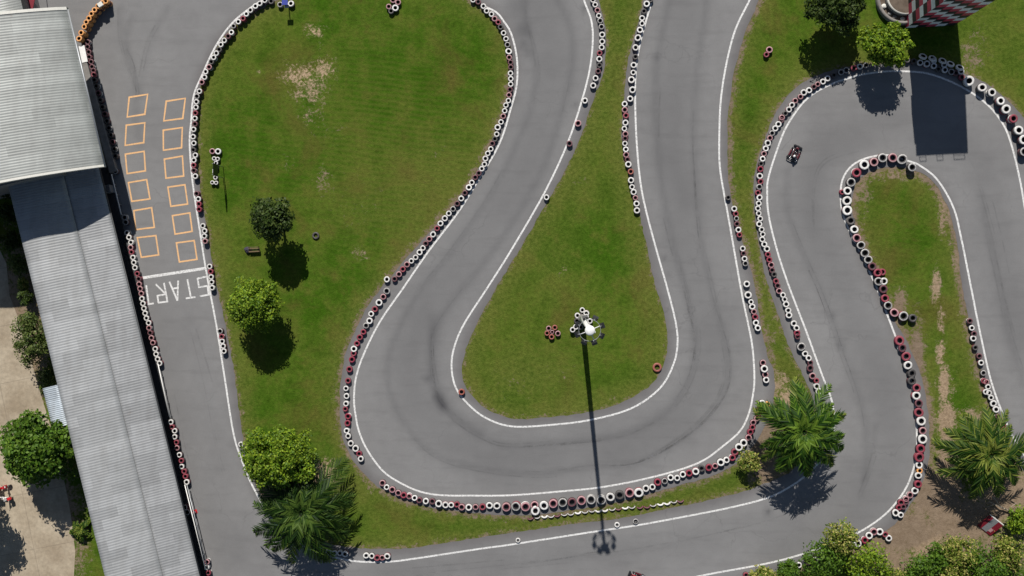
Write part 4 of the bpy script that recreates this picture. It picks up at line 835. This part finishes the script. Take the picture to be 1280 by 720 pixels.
for k in range(8):
    a = 2*PI*k/8+.35; ca, sa = math.cos(a), math.sin(a); fx = empty  # each lamp hangs outside the ring, tilted down
    T = Matrix.Translation((1.08*ca, 1.08*sa, MH-.62)) @ Matrix.Rotation(a, 4, 'Z') @ Matrix.Rotation(math.radians(35), 4, 'Y')
    mb = MB(); mb.box((0, 0, 0), (1, 1, 1), M['black'], mat=Matrix.Identity(4)); 
    bmesh.ops.transform(mb.bm, matrix=T @ Matrix.Diagonal((.22, .46, .42, 1)), verts=mb.bm.verts)
    mb.tube([(.90*ca, .90*sa, MH-.45), (1.06*ca, 1.06*sa, MH-.5)], .025, M['steel'], 6); lamp = mb.build('lamp', root)
    mb = MB(); mb.box((0, 0, 0), (1, 1, 1), M['glass']); bmesh.ops.transform(mb.bm, matrix=T @ Matrix.Translation((.115, 0, 0)) @ Matrix.Diagonal((.015, .40, .34, 1)), verts=mb.bm.verts); mb.build('lens', lamp)
mb = MB(); mb.box((.35, -.15, MH-.5), (.24, .16, .12), M['white'], rz=-.3, bev=.02); mb.build('junction_box', root)
# ------------------------------------------------------------------ signboards and small things
def board(x, y, h, label, w=1.15):
    p = W(x, y); root = empty('signboard', (p.x, p.y, 0), 0, label=label, cat='signboard'); z0 = h-1.5
    for sy in (-w/2, w/2): mb = MB(); mb.tube([(0, sy, 0), (0, sy, h)], .035, M['steel'], 8); mb.build('post', root)
    mb = MB(); mb.box((0.05, 0, h-.8), (.04, w+.1, 1.5), M['black'], bev=.008); mb.build('panel', root)
    mb = MB(); mb.box((-.02, -.18, h-.7), (.1, .42, .9), M['white'], bev=.005); mb.build('notice', root)
board(279, 215.5, 3.4, 'black signboard on two thin posts standing among tyres on the infield')
p = W(356, 4, 1.6); root = empty('blue_sign', (p.x, p.y, 0), 0, label='blue panel on a short post among tyres at the top of the infield', cat='sign')
mb = MB(); mb.box((0, .1, 1.6), (.62, .55, .05), M['blue'], bev=.01); mb.build('panel', root)
mb = MB(); mb.box((.12, -.25, 1.3), (.45, .32, .05), M['steel'], bev=.01); mb.build('plate', root)
mb = MB(); mb.tube([(0, 0, 0), (0, 0, 1.58)], .05, M['black'], 8); mb.build('post', root)
# bench with a dark bag
p = W(319, 312.5); root = empty('garden_bench', (p.x, p.y, 0), math.radians(3), label='small brown plank bench on the infield left of the dark tree shadow', cat='bench')
mb = MB()
for k in range(3): mb.box((0, -.16+k*.16, .42), (1.15, .13, .04), M['wood'])
mb.build('seat', root)
for sx in (-.45, .45): mb = MB(); mb.box((sx, 0, .2), (.07, .38, .4), M['wood']); mb.build('leg', root)
mb = MB(); mb.box((0, .30, .72), (1.15, .04, .16), M['wood']); mb.box((-.5, .27, .55), (.05, .05, .42), M['wood']); mb.box((.5, .27, .55), (.05, .05, .42), M['wood']); mb.build('backrest', root)
mb = MB(); p = W(309.5, 312.5, .2); rr = bmesh.ops.create_icosphere(mb.bm, subdivisions=3, radius=.34)
for v in rr['verts']: v.co = Vector((v.co.x*(1+.3*math.sin(v.co.y*9)), v.co.y*1.05, max(v.co.z*.7, -.16)*(1+.25*math.sin(v.co.x*11)))) + Vector((p.x, p.y, .17))
mb._mi(M['bag']); mb.tube([(p.x-.15, p.y, .36), (p.x, p.y, .5), (p.x+.15, p.y, .36)], .02, M['bag'], 6); mb.build('dark_bag', label='crumpled dark bag lying on the grass beside the small bench', cat='bag')
# cone at the pit rail
p = W(242.5, 640.5, .4); mb = MB(); mb.lathe([(.02, .72), (.05, .7), (.17, .06), (.17, .04)], M['red'], c=(p.x, p.y, 0), seg=16); mb.box((p.x, p.y, .03), (.42, .42, .05), M['red'], rz=.3, bev=.01)
mb.lathe([(.125, .33), (.095, .46)], M['white'], c=(p.x, p.y, 0), seg=16); mb.build('traffic_cone', label='small red traffic cone standing at the pipe rail', cat='cone')
# overturned chequered panel and pink block on the dirt
pa = W(1238, 657, .5); root = empty('barrier_panel', (pa.x, pa.y, 0), math.radians(-38), label='red and grey painted panel leaning on the dirt below the right palm', cat='panel')
T = Matrix.Rotation(math.radians(24), 4, 'X')
mb = MB(); mb.box((0, 0, .42), (1.7, 1.7, .07), M['darkred'], mat=T, bev=.01); mb.build('panel', root)
mb = MB(); mb.box((-.05, .02, .475), (.62, 1.66, .02), M['steel'], mat=T); mb.build('stripe', root)
mb = MB(); mb.box((0, .84, .80), (1.74, .07, .09), M['white'], mat=T); mb.build('edge_trim', root)
mb = MB(); mb.box((.42, -.35, .33), (.3, .42, .03), M['ty_p'], mat=T); mb.build('patch', root)
pa = W(1213, 695, 1.6); root = empty('plastic_block', (pa.x, pa.y, 0), math.radians(-35), label='faded pink and white plastic block caught among the lower right bushes', cat='block')
mb = MB(); mb.box((0, 0, 1.5), (1.1, .62, .4), M['ty_p'], bev=.05); mb.build('body', root)
mb = MB(); mb.box((0, -.36, 1.45), (1.3, .1, .3), M['white'], bev=.02); mb.build('edge_strip', root)
mb = MB(); mb.box((-.45, .3, .7), (.08, .08, 1.4), M['steel']); mb.box((.45, .3, .7), (.08, .08, 1.4), M['steel']); mb.build('support', root)
# scooters at the edge of the yard
def scooter(x, y, rz, m, label):
    p = W(x, y, .4); root = empty('parked_scooter', (p.x, p.y, 0), rz, label=label, cat='scooter')
    mb = MB(); mb.box((0, -.45, .55), (.30, .75, .35), m, bev=.08); mb.box((0, .05, .30), (.26, .5, .12), m, bev=.03); mb.box((0, .45, .62), (.38, .14, .72), m, bev=.05); mb.build('body', root)
    mb = MB(); mb.box((0, -.42, .78), (.28, .72, .1), M['black'], bev=.03); mb.build('seat', root)
    for yy in (-.62, .68):
        T = Matrix.Rotation(PI/2, 4, 'Y'); mb = MB(); mb.lathe([(.15, -.05), (.25, -.05), (.26, 0), (.25, .05), (.15, .05)], M['rubber'], c=(0, yy, .26), T=T, seg=18)
        wh = mb.build('wheel', root); mb = MB(); mb.lathe([(.02, -.03), (.15, -.04), (.15, .04), (.02, .03)], M['chrome'], c=(0, yy, .26), T=T, seg=14); mb.build('rim', wh)
    mb = MB(); mb.tube([(-.33, .38, 1.0), (0, .5, .98), (.33, .38, 1.0)], .025, M['black'], 6); mb.build('handlebar', root)
    mb = MB(); mb.box((0, .58, .88), (.18, .08, .14), M['white'], bev=.03); mb.build('headlight', root)
scooter(3, 610, math.radians(-70), M['red'], 'red scooter parked in the yard, under the edge of the glossy tree')
scooter(4, 623, math.radians(-95), M['white'], 'white scooter with red cover parked below the red one in the yard')
mb = MB(); p = W(10.5, 624, .9); mb.box((p.x, p.y, .7), (.4, .3, .3), M['red'], rz=.4, bev=.05); mb.box((p.x, p.y, .3), (.1, .1, .6), M['black']); mb.build('red_bin', label='small red bin beside the parked white scooter', cat='bin')
# ------------------------------------------------------------------ karts and drivers
def kart(x, y, rz, label, dlabel, suit, helm):
    p = W(x, y, .3); root = empty('go_kart', (p.x, p.y, 0.012), rz, label=label, cat='go-kart'); root.scale = (.87, .87, .87)       # +Y is forward
    mb = MB()
    for sx in (-.32, .32): mb.tube([(sx*.8, .85, .09), (sx, .3, .09), (sx, -.75, .09)], .017, M['chrome'], 6)
    for yy in (.55, .1, -.35, -.72): mb.tube([(-.33, yy, .09), (.33, yy, .09)], .017, M['chrome'], 6)
    mb.tube([(-.55, -.55, .14), (.55, -.55, .14)], .02, M['chrome'], 6); mb.tube([(-.42, .58, .13), (.42, .58, .13)], .02, M['chrome'], 6); mb.build('frame', root)
    mb = MB(); mb.box((0, .42, .06), (.5, .8, .02), M['black']); mb.build('floor_pan', root)
    mb = MB(); mb.box((0, 1.0, .17), (1.05, .22, .2), M['black'], bev=.06); mb.tube([(-.55, .95, .2), (0, 1.1, .22), (.55, .95, .2)], .05, M['black'], 8); mb.build('front_bumper', root)
    mb = MB(); mb.box((0, .72, .38), (.34, .24, .34), M['kartred'], bev=.08); mb.build('nose_cone', root)
    for sx in (-1, 1): mb = MB(); mb.box((sx*.54, .0, .17), (.20, .78, .2), M['kartred'], bev=.06); mb.build('side_pod', root)
    mb = MB(); mb.tube([(-.62, -.6, .18), (-.6, -.86, .2), (.6, -.86, .2), (.62, -.6, .18)], .05, M['black'], 8); mb.tube([(-.5, -.84, .3), (.5, -.84, .3)], .03, M['black'], 8); mb.build('rear_bumper', root)
    mb = MB(); mb.box((.38, -.45, .27), (.26, .36, .26), M['darksteel'], bev=.03)
    for q in range(4): mb.box((.38, -.56+q*.07, .42), (.24, .02, .06), M['chrome'])
    mb.build('engine', root); mb = MB(); mb.tube([(.5, -.4, .25), (.6, -.6, .28), (.45, -.8, .3)], .05, M['chrome'], 8); mb.build('exhaust', root)
    mb = MB(); mb.box((0, -.28, .14), (.40, .38, .05), M['black'], bev=.02); mb.box((0, -.50, .36), (.40, .06, .44), M['black'], mat=Matrix.Rotation(.28, 4, 'X'), bev=.02)
    for sx in (-.2, .2): mb.box((sx, -.33, .24), (.03, .34, .18), M['black'], bev=.01)
    mb.build('seat', root)
    mb = MB(); mb.tube([(0, .55, .2), (0, .2, .52)], .014, M['chrome'], 6); mb.build('steering_column', root)
    T = Matrix.Translation((0, .2, .52)) @ Matrix.Rotation(math.radians(48), 4, 'X'); mb = MB()
    mb.tube([T @ Vector((.16*math.cos(a), .16*math.sin(a), 0)) for a in np.linspace(0, 2*PI, 19)], .015, M['black'], 6, caps=False); mb.tube([T @ Vector((-.16, 0, 0)), T @ Vector((.16, 0, 0))], .012, M['black'], 6); mb.build('steering_wheel', root)
    for (sx, yy, r, w) in ((-.58, -.55, .14, .21), (.58, -.55, .14, .21), (-.52, .58, .13, .13), (.52, .58, .13, .13)):
        T = Matrix.Rotation(PI/2, 4, 'Y'); mb = MB(); mb.lathe([(.6*r, -w/2), (.93*r, -w/2), (r, -w*.36), (r, w*.36), (.93*r, w/2), (.6*r, w/2)], M['rubber'], c=(sx, yy, r), T=T, seg=18)
        wh = mb.build('wheel', root); mb = MB(); mb.lathe([(.01, -w*.3), (.6*r, -w*.45), (.6*r, w*.45), (.01, w*.3)], M['chrome'], c=(sx, yy, r), T=T, seg=14); mb.build('rim', wh)
    # driver, one skinned body
    V = [(0,-.30,.26),(0,-.34,.40),(0,-.38,.58),(0,-.40,.68),(0,-.39,.75),(-.17,-.36,.64),(-.30,-.16,.52),(-.17,.10,.55),(.17,-.36,.64),(.30,-.16,.52),(.17,.10,.55),
         (-.10,-.26,.24),(-.20,.08,.42),(-.19,.38,.20),(-.18,.60,.14),(-.18,.66,.22),(.10,-.26,.24),(.20,.08,.42),(.19,.38,.20),(.18,.60,.14),(.18,.66,.22),(0,-.37,.82)]
    E = [(0,1),(1,2),(2,3),(3,4),(3,5),(5,6),(6,7),(3,8),(8,9),(9,10),(0,11),(11,12),(12,13),(13,14),(14,15),(0,16),(16,17),(17,18),(18,19),(19,20),(4,21)]
    Rr = [.15,.15,.17,.11,.055,.075,.052,.036,.075,.052,.036,.105,.075,.055,.045,.035,.105,.075,.055,.045,.035,.07]
    me = bpy.data.meshes.new('person'); me.from_pydata(V, E, []); me.materials.append(suit)
    d = link('person', me, label=dlabel, cat='person', group='kart drivers'); d.location = root.location; d.rotation_euler = (0, 0, rz); d.scale = (.87, .87, .87)
    sk = d.modifiers.new('skin', 'SKIN'); 
    for i, r in enumerate(Rr): me.skin_vertices[0].data[i].radius = (r, r*(.8 if i < 4 else 1)); 
    me.skin_vertices[0].data[0].use_root = True
    ss = d.modifiers.new('sub', 'SUBSURF'); ss.levels = 2; ss.render_levels = 2
    mb = MB(); rr = bmesh.ops.create_uvsphere(mb.bm, u_segments=20, v_segments=14, radius=.145)
    for v in rr['verts']: v.co = Vector((v.co.x*.92, v.co.y*1.12, v.co.z*1.05))+Vector((0, -.35, .90))
    for f in mb.bm.faces: f.smooth = True
    mb._mi(helm); mb.box((0, -.205, .90), (.2, .06, .085), M['black'], bev=.02); mb.build('helmet', d)
    for sx in (-1, 1):
        mb = MB(); hx = sx*.16; mb.box((hx, .14, .565), (.05, .085, .075), M['black'], bev=.018)
        for q in range(4): yb = .175; mb.tube([(hx-.0+sx*.0, yb-.005, .60-q*.022), (hx-sx*.025, yb+.035-.004*abs(q-1.5), .60-q*.022), (hx-sx*.055, yb+.02, .595-q*.022)], [.010, .009, .008], M['black'], 6)
        mb.tube([(hx-sx*.02, .12, .60), (hx-sx*.05, .15, .61), (hx-sx*.07, .18, .60)], [.012, .011, .009], M['black'], 6); mb.build('glove', d)
kart(993.2, 192.6, math.radians(-27), 'dark red go-kart driving through the hairpin approach', 'kart driver in a dark suit and white-topped helmet in the hairpin kart', M['suit'], M['white'])
kart(796, 723, math.radians(70), 'go-kart on the bottom straight, half out at the lower edge', 'kart driver in a red suit and white helmet on the bottom straight', M['red'], M['white'])
# ------------------------------------------------------------------ light
w = bpy.data.worlds.new('World'); scene.world = w; w.use_nodes = True; t = w.node_tree; bg = t.nodes['Background']
sky = t.nodes.new('ShaderNodeTexSky'); sky.sky_type = 'NISHITA'; sky.sun_disc = False; sky.sun_elevation = EL
sd = -SH; sky.sun_rotation = math.atan2(sd.x, sd.y); sky.air_density = 1.0; sky.dust_density = 0.6
t.links.new(sky.outputs[0], bg.inputs['Color']); bg.inputs['Strength'].default_value = 0.05
sun = bpy.data.lights.new('sun', 'SUN'); sun.energy = 4.6; sun.angle = math.radians(0.5); sun.color = (1.0, 0.965, 0.91)
so = bpy.data.objects.new('sun', sun); COL.objects.link(so)
dirv = Vector((SH.x*math.cos(EL), SH.y*math.cos(EL), -math.sin(EL))); so.rotation_mode = 'QUATERNION'; so.rotation_quaternion = dirv.to_track_quat('-Z', 'Y'); so.location = (0, 60, 80)
vs = scene.view_settings; vs.view_transform = 'Standard'; vs.look = 'None'; vs.exposure = 0.35; vs.gamma = 1.0; vs.use_curve_mapping = False
scene.cycles.max_bounces = 4; scene.cycles.diffuse_bounces = 2; scene.cycles.transmission_bounces = 3; scene.cycles.transparent_max_bounces = 24
